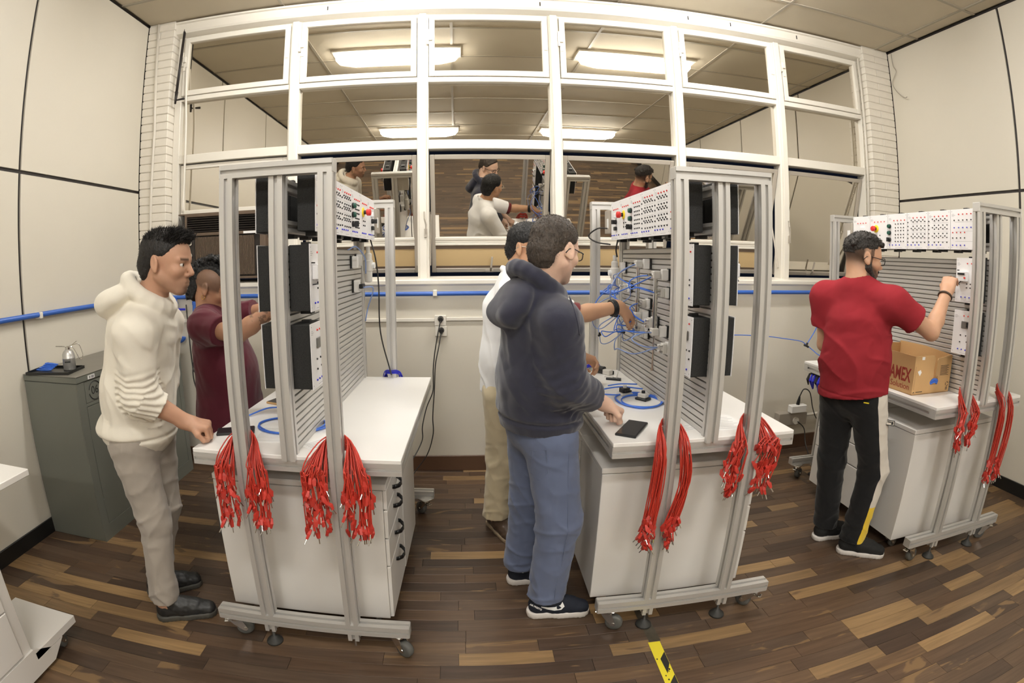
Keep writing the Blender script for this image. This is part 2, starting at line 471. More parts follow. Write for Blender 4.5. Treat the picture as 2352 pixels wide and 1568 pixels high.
brick_pillar('pillar_right', 3.607, XR, YB - .003, 3.64, 3.607, 'white painted brick pillar in the corner beside the right wall')

# ---------------------------------------------------------------- window band
WX0, WX1 = -2.198, 3.607
MC = [-1.186, -.224, .742, 1.711, 2.665]
YW = 3.56
struct('trim_1', MB().prism([(YB - .02, 1.375), (YB - .02, 1.398), (YB - .005, 1.405), (YW, 1.412), (3.66, 1.42), (3.66, 1.36), (YB, 1.36)], WX0, WX1, 'x'), M['frame'], 'white window sill ledge above the blue pipe', 'sill')
hd = struct('trim_2', MB().prism([(3.50, 3.40), (3.49, 3.415), (3.49, 3.478), (3.475, 3.483), (3.475, 3.497), (3.66, 3.505), (3.66, 3.385), (3.56, 3.385)], WX0, WX1, 'x'), M['frame'], 'white curtain track box above the windows', 'trim')
for xx in (-.93, .64, 1.82, 2.2, 2.86):
    MB().box(xx - .004, xx + .004, 3.487, 3.4895, 3.43, 3.462).build('hook_slot', M['joint'], hd)
for i, x in enumerate(MC):
    o = struct('trim_%d' % (i + 3), MB().box(x - .041, x + .041, YW, 3.66, 1.37, 3.40, .004).box(x - .026, x + .026, YW - .022, YW + .01, 1.385, 3.385, .003), M['frame'], ['first', 'second', 'third', 'fourth', 'fifth'][i] + ' white window mullion from the left pillar', 'mullion')
    if i in (1, 4):                                  # latch hook hanging on the mullion
        MB().tube([(x + .01, YW - .03, 1.88), (x + .012, YW - .04, 1.83), (x + .022, YW - .036, 1.79), (x + .02, YW - .03, 1.72)], .006, 6).box(x + .008, x + .03, YW - .034, YW - .02, 1.70, 1.76).build('latch', M['sash_alu'], o)
edges = [WX0 + .06] + [v for c in MC for v in (c - .041, c + .041)] + [WX1 - .02]
TILT = [0, 15, 15, 15, 15, 13]
WN = ['leftmost window column over the air conditioner', 'second window column behind the left workstation', 'third window column behind the white shirt man', 'fourth window column behind the middle workstation', 'fifth window column, sash swung out', 'rightmost window column beside the brick pillar']
for i in range(6):
    a, b = edges[2 * i], edges[2 * i + 1]
    fr_ = MB()
    if i == 0: fr_.box(WX0, a, YW, 3.66, 1.37, 3.40, .004)
    if i == 5: fr_.box(b, WX1, YW, 3.66, 1.37, 3.40, .004)
    fr_.box(a, b, YW + .005, 3.65, 3.36, 3.40).box(a, b, YW, 3.66, 2.838, 2.878, .003).box(a, b, YW, 3.66, 2.335, 2.402, .003)
    w = struct('window_%d' % (i + 1), fr_, M['frame'], WN[i], 'window')
    # top hung sash
    def ring(x0, x1, z0, z1, t, y0, y1, mb=None):
        mb = mb or MB()
        return mb.box(x0, x0 + t, y0, y1, z0, z1, .003).box(x1 - t, x1, y0, y1, z0, z1, .003).box(x0 + t, x1 - t, y0, y1, z0, z0 + t, .003).box(x0 + t, x1 - t, y0, y1, z1 - t, z1, .003)
    s = ring(a + .004, b - .004, 2.88, 3.375, .042, YW - .012, YW + .03).build('top_sash', M['frame'], w)
    MB().box(a + .044, b - .044, YW + .01, YW + .016, 2.92, 3.335).build('pane', M['glass'], s)
    MB().box(a + .0, a + .03, YW - .028, YW - .01, 3.16, 3.21, .003).box(a - .012, a + .004, YW - .022, YW - .012, 3.13, 3.25).box(a + .006, a + .03, YW - .018, YW - .01, 3.09, 3.12).box(b - .034, b - .008, YW - .018, YW - .01, 3.09, 3.12).build('hinge', M['frame'], s)
    MB().box(a, b, YW + .046, YW + .052, 2.40, 2.84).build('pane', M['glass'], w)
    # lower sash, pivoting outwards
    zt, zb = (2.325, 1.935) if i == 0 else (2.30, 1.425)
    H = zt - zb if i == 0 else .885
    pv = bpy.data.objects.new('lower_sash', ring(a + .006, b - .006, -H, 0, .034, -.014, .02).mesh('lower_sash', M['frame'] if i in (0,) else M['sash_alu'])); COL.objects.link(pv)
    pv.parent = w; pv.location = (0, 3.60, zt); pv.rotation_euler = (math.radians(TILT[i]), 0, 0)
    MB().box(a + .038, b - .038, 0, .006, -H + .032, -.032).build('pane', M['glass'], pv)
    if 0 < i < 5:                                    # a rail and a tan infill panel close the foot of the sash
        MB().box(a + .036, b - .036, -.018, .014, -.632, -.612, .002).box(a + .036, b - .036, -.014, .012, -.652, -.634, .002).box(a + .036, b - .036, -.020, .014, -.672, -.654, .002).build('mid_rail', M['frame'], pv)
        MB().box(a + .036, b - .036, -.008, .012, -H + .03, -.67).build('infill_panel', M['tan'], pv)
        MB().box(a + .036, b - .036, -.012, -.008, -.70, -.676).box(a + .036, b - .036, -.012, -.008, -H + .036, -H + .052).build('panel_bead', M['ac_brown'], pv)
    if i:
        xm = (a + b) / 2 + (.0 if i != 5 else -.05)
        MB().box(xm - .03, xm + .03, -.03, -.012, -H + .006, -H + .02).tube([(xm + .01, -.024, -H + .015), (xm + .012, -.05, -H + .05), (xm + .018, -.05, -H + .13)], .008, 6).build('handle', M['sash_alu'], pv)
        for xx in (a + .004, b - .004):
            MB().tube([(xx, 3.60, 1.50), (xx, 3.60 + .42 * math.sin(math.radians(TILT[i])), zt - .42 * math.cos(math.radians(TILT[i])))], .007, 4).build('stay_arm', M['sash_alu'], w)
# what the open sashes let you see outside: a tan parapet in the dark
struct('wall_outside', MB().box(XL, XR, 4.9, 5.0, 0, 1.2), M['tan'], 'dark parapet outside the windows', 'wall')

# services on the walls
o = tag(MB().tube([(XL + .03, YF + .2, 1.298), (XL + .03, 3.40, 1.304), (XL + .05, 3.425, 1.305), (-2.2, 3.44, 1.306)], .0155, 12).tube([(-2.2, 3.44, 1.306), (XR - .02, 3.44, 1.313)], .0155, 12).build('air_pipe', M['blue_pipe']), 'long blue air pipe running along both walls under the windows', 'pipe')
smooth_by_angle(o)
for xx in (-.14, 1.66, 2.3): MB().box(xx - .014, xx + .014, 3.42, YB, 1.292, 1.334, .003).build('pipe_clip', M['frame'], o)
for yy in (2.33, 1.1): MB().box(XL, XL + .05, yy - .012, yy + .012, 1.28, 1.318, .003).build('pipe_clip', M['frame'], o)
d = MB().tube(spline([(-2.104, 3.42, 1.30), (-2.106, 3.42, 1.2), (-2.118, 3.42, 1.08), (-2.122, 3.42, 1.02), (-2.105, 3.42, .985), (-2.075, 3.42, .978), (-2.05, 3.42, .995), (-2.046, 3.42, 1.01)]), .016, 10).tube([(-1.932, 3.42, 1.30), (-1.936, 3.42, 1.19)], .017, 10).cyl((-2.104, 3.42, 1.27), (-2.104, 3.42, 1.23), .022).cyl((-1.932, 3.42, 1.275), (-1.932, 3.42, 1.25), .021)
o = tag(d.build('drain_pipe', M['blue_pipe'], smooth=False), 'blue drop pipes with a hooked end and a shut-off valve below the air conditioner', 'pipe'); smooth_by_angle(o)
MB().cyl((-2.108, 3.415, 1.255), (-2.108, 3.415, 1.185), .021, 12).cyl((-2.108, 3.415, 1.225), (-2.108, 3.37, 1.225), .012).build('valve_body', M['chrome'], o)
MB().box(-2.095, -1.985, 3.362, 3.37, 1.214, 1.230, .003).build('valve_lever', M['deepblue'], o)
o = tag(MB().box(-2.19, -.146, 3.455, YB, 1.112, 1.135, .002).box(-.064, .95, 3.455, YB, 1.118, 1.141, .002).build('cable_trunking', M['frame']), 'white cable trunking strip along the wall at socket height', 'trunking')
o = tag(MB().box(-.146, -.066, 3.45, YB, 1.084, 1.157, .003).box(-.143, -.061, 3.45, YB, 1.01, 1.082, .003).build('wall_socket', M['frame']), 'double white wall socket with two black plugs', 'socket')
MB().cyl((-.106, 3.4505, 1.138), (-.106, 3.448, 1.138), .003, 6).cyl((-.104, 3.4505, 1.062), (-.104, 3.448, 1.062), .003, 6).cyl((-.104, 3.4505, 1.02), (-.104, 3.448, 1.02), .003, 6).build('screw', M['joint'], o)
c1 = [(-.104, 3.42, 1.12), (-.118, 3.405, 1.06), (-.125, 3.40, 1.024), (-.148, 3.4, .887), (-.158, 3.4, .78), (-.159, 3.4, .717), (-.164, 3.4, .623), (-.209, 3.39, .511), (-.239, 3.36, .381), (-.245, 3.34, .275), (-.327, 3.2, .16), (-.42, 3.0, .14)]
c2 = [(-.1, 3.41, 1.04), (-.118, 3.37, .942), (-.141, 3.36, .821), (-.149, 3.35, .668), (-.156, 3.35, .574), (-.165, 3.35, .447), (-.164, 3.35, .33), (-.207, 3.35, .178), (-.29, 3.33, .06), (-.35, 3.25, .007), (-.5, 3.1, .007)]
for c, lb in ((c1, 'upper'), (c2, 'lower')):
    o = tag(MB().tube(spline(c, 6), .0042, 6).build('power_cable', M['cord'], smooth=True), 'black power cord hanging from the %s plug of the wall socket' % lb, 'cord', 'cords at the wall socket')
    p = c[0]
    MB().tube([(p[0], 3.452, p[2] + .012), (p[0], 3.43, p[2] + .012), (p[0], 3.425, p[2] - .012)], [.022, .016, .006], 10).build('plug', M['black'], o)
for nm, lb, pts in (('conduit', 'thin white conduit on the left brick pillar', [(-2.353, 3.462, 3.5), (-2.31, 3.462, 2.6), (-2.335, 3.462, 1.85), (-2.335, 3.462, 1.33)]),
                    ('conduit', 'thin grey conduit beside the right brick pillar', [(3.588, 3.52, 3.45), (3.585, 3.52, 2.5), (3.583, 3.52, 1.32)])):
    tag(MB().tube(pts, .011, 8).build(nm, M['conduit'], smooth=True), lb, 'conduit')
tag(MB().tube([(-2.12, 3.5, 3.43), (-2.13, 3.49, 3.1), (-2.14, 3.485, 2.9)], .011, 8).tube([(-2.14, 3.485, 2.9), (-2.145, 3.48, 2.8)], [.014, .008], 8).tube([(-2.14, 3.485, 2.83), (-2.06, 3.47, 2.83)], [.005, .01], 6).build('window_winder', M['joint'], smooth=True), 'dark winder rod hanging at the corner of the leftmost window', 'winder')
tag(MB().tube(spline([(-2.10, 3.545, 3.12), (-2.085, 3.54, 2.88), (-2.07, 3.54, 2.6), (-2.075, 3.545, 2.2), (-2.09, 3.545, 1.95)], 6), .009, 6).build('control_rod', M['frame'], smooth=True), 'thin white operating rod along the leftmost window frame', 'rod')
tag(MB().tube(spline([(XR - .006, 3.414, 3.48), (XR - .008, 3.406, 3.36), (XR - .02, 3.37, 3.29), (XR - .02, 3.43, 3.2), (XR - .02, 3.39, 3.11), (XR - .03, 3.30, 3.03), (XR - .05, 3.25, 3.02)], 6), .004, 5).build('loose_wire', M['sash_alu'], smooth=True), 'loose grey wire hanging at the top of the right wall', 'wire')
# power box near the floor behind the middle workstation
o = tag(MB().box(2.60, 2.90, 3.40, YB, .225, .335, .006).build('power_box', M['sash_alu']), 'grey power box on the wall near the floor behind the middle workstation', 'power box')
MB().cyl((2.775, 3.40, .265), (2.775, 3.385, .265), .03, 14).build('round_socket', M['conduit'], o)
MB().tube([(2.90, 3.44, .29), (3.35, 3.44, .30)], .013, 8).build('conduit_pipe', M['conduit'], o)
o = tag(MB().box(2.70, 2.86, 3.37, 3.43, .336, .40, .006).build('plug_adapter', M['white']), 'white plug adapter standing on the grey power box', 'adapter')
MB().tube([(2.78, 3.40, .40), (2.785, 3.40, .43), (2.79, 3.40, .47)], [.016, .014, .007], 8).build('plug', M['black'], o)
tag(MB().tube(spline([(2.79, 3.40, .47), (2.82, 3.39, .53), (2.88, 3.38, .50), (2.92, 3.36, .36), (2.98, 3.34, .27), (3.1, 3.3, .30), (3.2, 3.2, .36)], 6), .005, 6).build('power_cable', M['cord'], smooth=True), 'black power cord looping up from the white plug adapter', 'cord')
tag(MB().tube(spline([(2.79, 3.385, .26), (2.85, 3.36, .2), (2.84, 3.3, .09), (2.76, 3.1, .008), (2.62, 2.9, .006)], 6), .005, 6).build('power_cable', M['cord'], smooth=True), 'grey power cord falling from the power box to the floor', 'cord')

# window air conditioner
ac = thing('air_conditioner', 'brown window air conditioner with dark grilles under the leftmost window', 'air conditioner', (-1.68, 3.44, 1.435))
W2, Hh = .33, .485
MB().box(-W2, -W2 + .02, 0, .3, 0, Hh, .003).box(W2 - .045, W2, 0, .3, 0, Hh, .003).box(-W2 + .02, W2 - .045, 0, .3, Hh - .022, Hh, .003).box(-W2 + .02, W2 - .045, 0, .3, 0, .018, .003).box(-W2 + .02, W2 - .045, 0, .3, .322, .345, .003).build('case', M['ac_brown'], ac)
MB().box(-W2 + .02, W2 - .045, .04, .05, .02, Hh - .02).build('backing', M['joint'], ac)
sl = MB().box(-W2 + .02, W2 - .045, -.004, .03, 0, .006).mesh('slat', M['ac_dark'])
for k in range(7): link('slat', sl, ac, loc=(0, .004, .352 + k * .0165)).rotation_euler = (.3, 0, 0)
MB().box(-W2 + .02, -W2 + .085, .004, .04, .02, .318).build('control_plate', M['ac_dark'], ac)
for k in range(3): MB().cyl((-W2 + .05, .004, .09 + k * .09), (-W2 + .05, -.012, .09 + k * .09), .018, 14).build('knob', M['chrome'], ac)
g = MB()
for k in range(44): g.box(-W2 + .092 + k * .0109, -W2 + .0985 + k * .0109, -.002, .02, .03, .312)
g.build('front_grille', M['ac_brown'], ac, kind='stuff')
MB().box(-W2 + .085, W2 - .045, .02, .03, .02, .32).build('grille_backing', M['ac_dark'], ac)
MB().box(.16, .265, -.003, .001, .325, .342).build('label_plate', M['paper'], ac)
struct('trim_8', MB().box(-2.10, -1.24, 3.50, 3.6, 1.922, 1.932).box(-1.348, -1.24, 3.56, 3.6, 1.42, 1.93), M['ac_brown'], 'brown packing board around the air conditioner', 'trim')

# ---------------------------------------------------------------- workstations of aluminium profile
CART = [(-.5668, 2.2175, -.0383), (.9949, 2.3034, -.0226), (2.780, 2.300, -.045)]
WSN = ['left', 'middle', 'right']
def to_world(ci, x, y, z=0):
    cx, cy_, r = CART[ci]; c, s = math.cos(r), math.sin(r)
    return Vector((cx + c * x - s * y, cy_ + s * x + c * y, z))
def slot_profile(w, slot=.013, deep=.012):
    """square profile with a groove in the middle of each side."""
    h, s = w / 2, slot / 2; pts = []
    for (a, b) in ((1, 0), (0, 1), (-1, 0), (0, -1)):       # outward side
        t = (-b, a)
        for (d, e) in ((h, -h), (h, -s), (h - deep, -s), (h - deep, s), (h, s)):
            pts.append((a * d + t[0] * e, b * d + t[1] * e))
    return pts
PROF = slot_profile(.05); PROF45 = slot_profile(.046)
def post_mesh(z0, z1): return MB().prism(PROF, z0, z1, 'z').mesh('post', M['alu'])
ZT = .875
post_full, post_mid = post_mesh(.158, 1.84), post_mesh(.858, 1.84)
beam_me = MB().prism([(p, q) for p, q in PROF45], -.2, .2, 'x').box(-.204, -.2, -.024, .024, -.023, .023, .002).box(.2, .204, -.024, .024, -.023, .023, .002).mesh('top_beam', M['alu'])
base_me = MB().prism(PROF, -.4, .4, 'x').box(-.404, -.4, -.025, .025, -.025, .025, .002).box(.4, .404, -.025, .025, -.025, .025, .002).mesh('base_rail', M['alu'])
edge_x = MB().prism(PROF45, -.40, .40, 'x').mesh('edge_rail', M['alu'])
edge_y = MB().prism(PROF45, -.565, .565, 'y').mesh('edge_rail', M['alu'])
rail_y = MB().prism(slot_profile(.04), -.572, .572, 'y').mesh('mounting_rail', M['alu'])
stub_me = MB().prism(slot_profile(.045), .072, .108, 'z').mesh('foot_stub', M['alu'])
foot_me = MB().lathe([(.006, .075), (.006, .03), (.014, .028), (.016, .022), (.034, .008), (.036, 0)], n=18).mesh('levelling_foot', M['rubber'], True)
rod_me = MB().cyl((0, 0, .0), (0, 0, .075), .006, 8).mesh('foot_rod', M['chrome'])
fork_me = MB().box(-.036, .036, -.03, .03, .1, .108, .002).cyl((0, 0, .088), (0, 0, .1), .026, 16, .03).prism([(-.024, .09), (.024, .09), (.046, .034), (.038, .026), (.026, .028), (-.012, .07)], -.021, -.017, 'y').prism([(-.024, .09), (.024, .09), (.046, .034), (.038, .026), (.026, .028), (-.012, .07)], .017, .021, 'y').cyl((.036, -.023, .038), (.036, .023, .038), .007, 8).box(-.05, -.01, -.014, .014, .078, .086, .003).mesh('caster', M['chrome'])
wheel_me = MB().lathe([(.02, -.015), (.034, -.015), (.038, -.008), (.038, .008), (.034, .015), (.02, .015)], n=22, M=Matrix.Rotation(PI / 2, 4, 'X')).mesh('wheel', M['wheel'], True)
def caster(parent, x, y, a, z0=.038, s=1.0):
    c = link('caster', fork_me, parent, loc=(x, y, 0)); c.rotation_euler = (0, 0, a); c.scale = (s, s, s)
    link('wheel', wheel_me, c, loc=(.036, 0, .038))
slat_me = MB().box(-.018, .018, -.568, .568, 0, .0205, .0015).mesh('slat', M['alu'])
def workstation(ci, label, casters):
    cx, cy_, r = CART[ci]
    t = thing('workstation', label, 'workstation', (cx, cy_, 0), r, 'training workstations')
    MB().box(-.40, .40, -.605, .605, .859, ZT, .002).build('tabletop', M['white'], t)
    for s in (-1, 1):
        link('edge_rail', edge_x, t, loc=(0, s * .582, .836)); link('edge_rail', edge_y, t, loc=(s * .377, 0, .836))
        [MB().box(s * .40 - .0015, s * .40 + .0015, a_, a_ + .044, .813, .858).build('end_cap', M['alu'], t) for a_ in (-.603, .559)]
        for x in (-.177, .177): link('post', post_full, t, loc=(x, s * .612, 0))
        link('post', post_mid, t, loc=(0, s * .597, 0))
        link('top_beam', beam_me, t, loc=(0, s * .612, 1.863)); link('base_rail', base_me, t, loc=(0, s * .612, .133))
        for x in (-.177, .177):
            link('foot_stub', stub_me, t, loc=(x, s * .612, 0))
            f = link('foot_rod', rod_me, t, loc=(x, s * .612, 0 if not (ci == 0 and s < 0 and x > 0) else .03))
            if not (ci == 0 and s < 0 and x > 0): link('levelling_foot', foot_me, f)
    for (x, y, a) in casters: caster(t, x, y, a)
    for z in (1.675, 1.815): link('mounting_rail', rail_y, t, loc=(0, 0, z))
    g = MB().box(-.008, .008, -.57, .57, ZT, 1.606).build('grooved_plate', M['alu_dark'], t)
    z = ZT + .002; k = 0
    while z + .0205 < 1.61:
        link('slat', slat_me, g, loc=(0, 0, z)); z += .0261; k += 1
    return t
ws = [workstation(0, 'left aluminium workstation, the one between the cream hoodie man and the wall socket', [(-.35, -.6, .4), (.35, -.6, -.6), (.35, .59, 2.4), (-.35, .59, 2)]),
      workstation(1, 'middle aluminium workstation carrying the pneumatic cylinders and blue hoses', [(-.35, -.6, -.4), (.35, -.6, 2.2), (.35, .59, 2.4), (-.35, .59, 2)]),
      workstation(2, 'right aluminium workstation the red shirt man reaches into', [(-.35, -.6, .2), (.35, -.6, 2.6), (.35, .59, 2.4), (-.35, .59, .5)])]

# mobile drawer pedestals under the tables
handle_pts = [(0, -.055, 0), (.012, -.052, -.001), (.028, -.03, -.004), (.033, 0, -.005), (.028, .03, -.004), (.012, .052, -.001), (0, .055, 0)]
handle_me = MB()
for q in range(len(handle_pts) - 1):
    a, b = handle_pts[q], handle_pts[q + 1]; w = .0085
    handle_me.add([(a[0], a[1], a[2] - w), (a[0], a[1], a[2] + w), (b[0], b[1], b[2] + w), (b[0], b[1], b[2] - w), (a[0] - .006, a[1] * .94, a[2] - w), (a[0] - .006, a[1] * .94, a[2] + w), (b[0] - .006, b[1] * .94, b[2] + w), (b[0] - .006, b[1] * .94, b[2] - w)],
                  [(0, 3, 2, 1), (4, 5, 6, 7), (1, 2, 6, 5), (0, 4, 7, 3), (0, 1, 5, 4), (3, 7, 6, 2)])
handle_me = handle_me.mesh('handle', M['black'], True)
def pedestal(ci, y0, y1, side, label):
    """drawers face +x for side=1. Local frame: x outwards, y across."""
    p = to_world(ci, -.04, (y0 + y1) / 2)
    t = thing('drawer_pedestal', label, 'drawer cabinet', p, CART[ci][2] + (0 if side > 0 else PI), 'drawer pedestals under the workstations')
    d, w = .36, (y1 - y0) / 2
    MB().box(-d, d - .016, -w, w, .083, .696, .002).build('body', M['ped'], t)
    MB().box(-d - .002, d, -w - .001, w + .001, .699, .724, .003).build('top_panel', M['ped'], t)
    zs = [.699, .612, .484, .352, .088]
    for k in range(4):
        dr = MB().box(d - .015, d, -w + .004, w - .004, zs[k + 1] + .003, zs[k] - .003, .0025).build('drawer', M['ped'], t)
        if side > 0 or ci != 2:
            link('handle', handle_me, dr, loc=(d - .001, 0, zs[k] - .05))
    for x in (-.3, .28):
        for y in (-w + .06, w - .06): caster(t, x, y, 1.0 + x * 3, s=.76)
    return t
pedestal(0, -.49, -.105, 1, 'front drawer pedestal of the left workstation, black handles on its drawers')
pedestal(0, -.095, .33, -1, 'rear drawer pedestal of the left workstation, drawers turned away')
pedestal(1, -.49, -.105, 1, 'front drawer pedestal of the middle workstation, plain side behind long red leads')
pedestal(1, -.095, .33, -1, 'rear drawer pedestal of the middle workstation behind the navy hoodie man')
pedestal(2, -.49, -.105, 1, 'front drawer pedestal of the right workstation beside the red shirt man')
pedestal(2, -.095, .37, -1, 'rear drawer pedestal of the right workstation, four drawer fronts facing the aisle')

# ---------------------------------------------------------------- control modules
def sockets(mb, pts, w, h, r=.0036, d=.004, n=8):
    for (u, v) in pts:
        y, z = (u - .5) * w, v * h
        mb.tube([(0, y, z), (d, y, z), (d, y, z)], [r, r * .92, .0009], n)
def grid(us, vs): return [(u, v) for v in vs for u in us]
U4 = (.35, .52, .69, .86)
def lay_F():
    return dict(red=grid(U4, (.875,)) + grid((.1, .265, .43, .6), (.425,)), black=grid((.16,) + U4, (.73,)) + grid((.1, .265, .43, .6), (.29,)), blue=grid((.16,) + U4, (.545,)) + grid((.1, .265, .43, .6), (.11,)))
def lay_E():
    z4 = (.21, .39, .58, .77); b4 = (.3, .49, .68, .86)
    bl = [(.04, v) for v in (.735, .625, .52, .41, .30, .195)] + grid(z4, (.785, .565, .345)) + grid(b4, (.745, .625, .525, .41, .305, .185))
    return dict(red=grid(b4, (.855,)), black=bl, blue=grid((.04, .21, .4, .58), (.115,)))
def lay_C():
    return dict(red=grid((.33, .51, .7, .88), (.81,)), black=grid((.41, .55, .69, .83), (.71, .605, .52, .41, .32, .215)), blue=grid((.1, .26, .44, .62), (.115,)))
def lay_B():
    return dict(red=grid((.28, .46, .64, .82), (.80,)), black=grid((.38, .58), (.40, .30)), blue=grid((.22, .38, .54, .7), (.12,)))
def lay_A():
    return dict(red=grid((.3, .46, .62, .78), (.79,)), black=grid((.86,), (.12,)), blue=grid((.1, .26, .42, .64), (.12,)))
KINDN = {'F': ('input module with two rows of red and blue jacks', lay_F), 'E': ('relay module with zigzag rows of black jacks', lay_E), 'D': ('relay module with zigzag rows of black jacks', lay_E),
         'C': ('push button module with two green buttons', lay_C), 'B': ('emergency stop module with red mushroom button on yellow', lay_B), 'A': ('power module with a key switch at the end of the row', lay_A)}
TH = Matrix.Rotation(PI / 2, 4, 'Y')
MOD_CACHE = {}
def module(ci, side, kind, y0, y1, z0, z1, xf, label):
    w, h = y1 - y0 - .002, z1 - z0
    p = to_world(ci, side * xf, (y0 + y1) / 2, z0)
    rot = CART[ci][2] + (0 if side > 0 else PI)
    key = (kind, round(w, 3), round(h, 3))
    if key in MOD_CACHE:
        t = copy_tree(MOD_CACHE[key]); t.location = p; t.rotation_euler = (0, 0, rot)
        t['label'] = label; return t
    t = thing('control_module', label, 'control module', p, rot, 'control modules on the workstations')
    MOD_CACHE[key] = t
    MB().box(-.003, 0, -w / 2, w / 2, 0, h, .0008).build('face_panel', M['panel_white'], t)
    dp = .068 if kind in 'ABCDEF' else .076
    MB().box(-dp, -.003, -w / 2 + .002, w / 2 - .002, .003, h - .003, .002).build('housing', M['housing'], t)
    MB().box(-.06, -.02, -.02, .02, -.012, .003).box(-.055, -.025, -.012, .012, h - .003, h + .008).build('clip', M['black'], t)
    pr = MB()                                   # printed legends and lines
    for i in range(3): pr.box(0, .0003, -w * .45, -w * .45 + w * (.1 + .05 * (i % 2)), h * (.83 + .025 * i), h * (.83 + .025 * i) + .0014)
    pr.box(0, .0003, -w * .1, w * .25, h * .035, h * .035 + .0012)
    L = None
    if kind in KINDN: L = KINDN[kind][1]()
    if kind == 'P':
        L = dict(red=grid((.5, .68, .86), (.875,)), black=grid((.5, .66, .82), (.42, .335)), blue=grid((.28, .46, .64, .82), (.12,)))
        pl = MB().box(0, .022, -w * .36, w * .05, h * .47, h * .70, .003).build('terminal_block', M['panel_white'], t)
        MB().box(.022, .028, -w * .3, -w * .02, h * .62, h * .66).box(0, .012, -w * .40, -w * .36, h * .71, h * .73).tube([(0, -w * .34, h * .40), (.02, -w * .3, h * .41), (.02, -w * .18, h * .47), (.004, -w * .16, h * .47)], .0028, 6).build('lever', M['black'], t)
        MB().box(.022, .026, -w * .04, w * .03, h * .54, h * .57).build('indicator', M['red'], pl)
    if kind == 'Q':
        L = dict(red=grid((.45, .63, .82), (.88,)), black=[(.36, .44), (.6, .44), (.72, .44), (.9, .44), (.36, .285), (.66, .305), (.9, .305)], blue=grid((.3, .47, .64, .8), (.12,)))
        sc = MB().box(0, .006, -w * .13, w * .3, h * .60, h * .76, .002).build('display', M['lcd'], t)
        MB().box(.006, .008, w * .1, w * .28, h * .63, h * .74).build('key_field', M['screen'], sc)
    for c in ('red', 'black', 'blue'):
        mb = MB(); sockets(mb, L[c], w, h); mb.build(c + '_socket_field', M[c], t, kind='stuff')
    for v in (.06, .95):
        for u in (.06, .94): pr.cyl((0, (u - .5) * w, v * h), (.0006, (u - .5) * w, v * h), .002, 6)
    if kind in 'EDF':
        for v in (.2, .45, .68): pr.box(0, .0003, -w * .3, w * .42, h * v, h * v + .0008)
    pr.build('printed_legend', M['greyink'], t, kind='stuff')
    if kind == 'C':
        for v in (.655, .465):
            b = MB().lathe([(.013, 0), (.0135, .004), (.0135, .008)], (0, -w * .4, v * h), 18, TH).build('button_collar', M['black'], t)
            MB().lathe([(.0118, .006), (.0118, .016), (.010, .018)], (0, -w * .4, v * h), 18, TH).build('button', M['green'], b, smooth=False)
        k = MB().lathe([(.0135, 0), (.0135, .01), (.011, .012)], (0, -w * .4, .27 * h), 18, TH).build('selector_switch', M['black'], t)
        MB().box(.01, .03, -w * .4 - .004, -w * .4 + .004, .27 * h - .013, .27 * h + .013, .002).build('selector_lever', M['black'], k)
    if kind == 'B':
        y = -w * .14
        e = MB().lathe([(.024, 0), (.024, .003), (.018, .006)], (0, y, .60 * h), 26, TH).build('emergency_stop', M['yellow'], t)
        MB().lathe([(.010, .004), (.010, .018)], (0, y, .60 * h), 16, TH).build('stop_collar', M['black'], e)
        MB().lathe([(.013, .018), (.017, .022), (.0175, .034), (.015, .039), (.009, .041)], (0, y, .60 * h), 24, TH).build('stop_button', M['red'], e)
    if kind == 'A':
        r = MB().box(0, .012, -w * .02, w * .16, h * .56, h * .68, .003).build('rocker_switch', M['panel_white'], t)
        k = MB().lathe([(.0125, 0), (.0125, .012), (.010, .014)], (0, w * .08, .46 * h), 18, TH).build('selector_switch', M['black'], t)
        MB().box(.012, .03, w * .08 - .004, w * .08 + .004, .46 * h - .012, .46 * h + .012, .002).build('selector_lever', M['black'], k)
        MB().box(0, .014, -w * .02, w * .17, h * .24, h * .34, .003).build('power_inlet', M['black'], t)
    return t
ORD = 'FEDCBA'
POSN = ['nearest end of', 'second from the near end of', 'third from the near end of', 'fourth from the near end of', 'fifth from the near end of', 'far end of']
def module_row(ci, side, name):
    for k, kd in enumerate(ORD):
        y0 = -.535 + k * .1705
        module(ci, side, kd, y0, y0 + .1705, 1.655, 1.868, .113, 'white %s, %s the %s' % (KINDN[kd][0].split(' with')[0], POSN[k], name))
    module(ci, side, 'P', -.56, -.40, 1.38, 1.613, .098, 'white sensor module with terminal block, below the top board, %s' % name.replace(' top board', ''))
    module(ci, side, 'Q', -.56, -.40, 1.105, 1.338, .092, 'white module with small dark display, lowest on the %s' % name.replace(' top board', ''))
for ci in (0, 1, 2):
    module_row(ci, 1, '%s workstation right-side top board' % WSN[ci]); module_row(ci, -1, '%s workstation left-side top board' % WSN[ci])
# small power supply boxes at the far end of the boards
for ci, side in ((0, 1), (1, -1), (2, -1)):
    p = to_world(ci, side * .07, .535, 1.695)
    t = thing('supply_box', 'grey supply box at the far end of the %s workstation board' % WSN[ci], 'supply box', p, CART[ci][2], 'supply boxes')
    MB().box(-.055, .055, -.045, .05, 0, .135, .003).build('case', M['sash_alu'], t)
    MB().box(side * .0555 - .001, side * .0555 + .001, -.03, .0, .03, .085).build('warning_label', M['paper'], t)

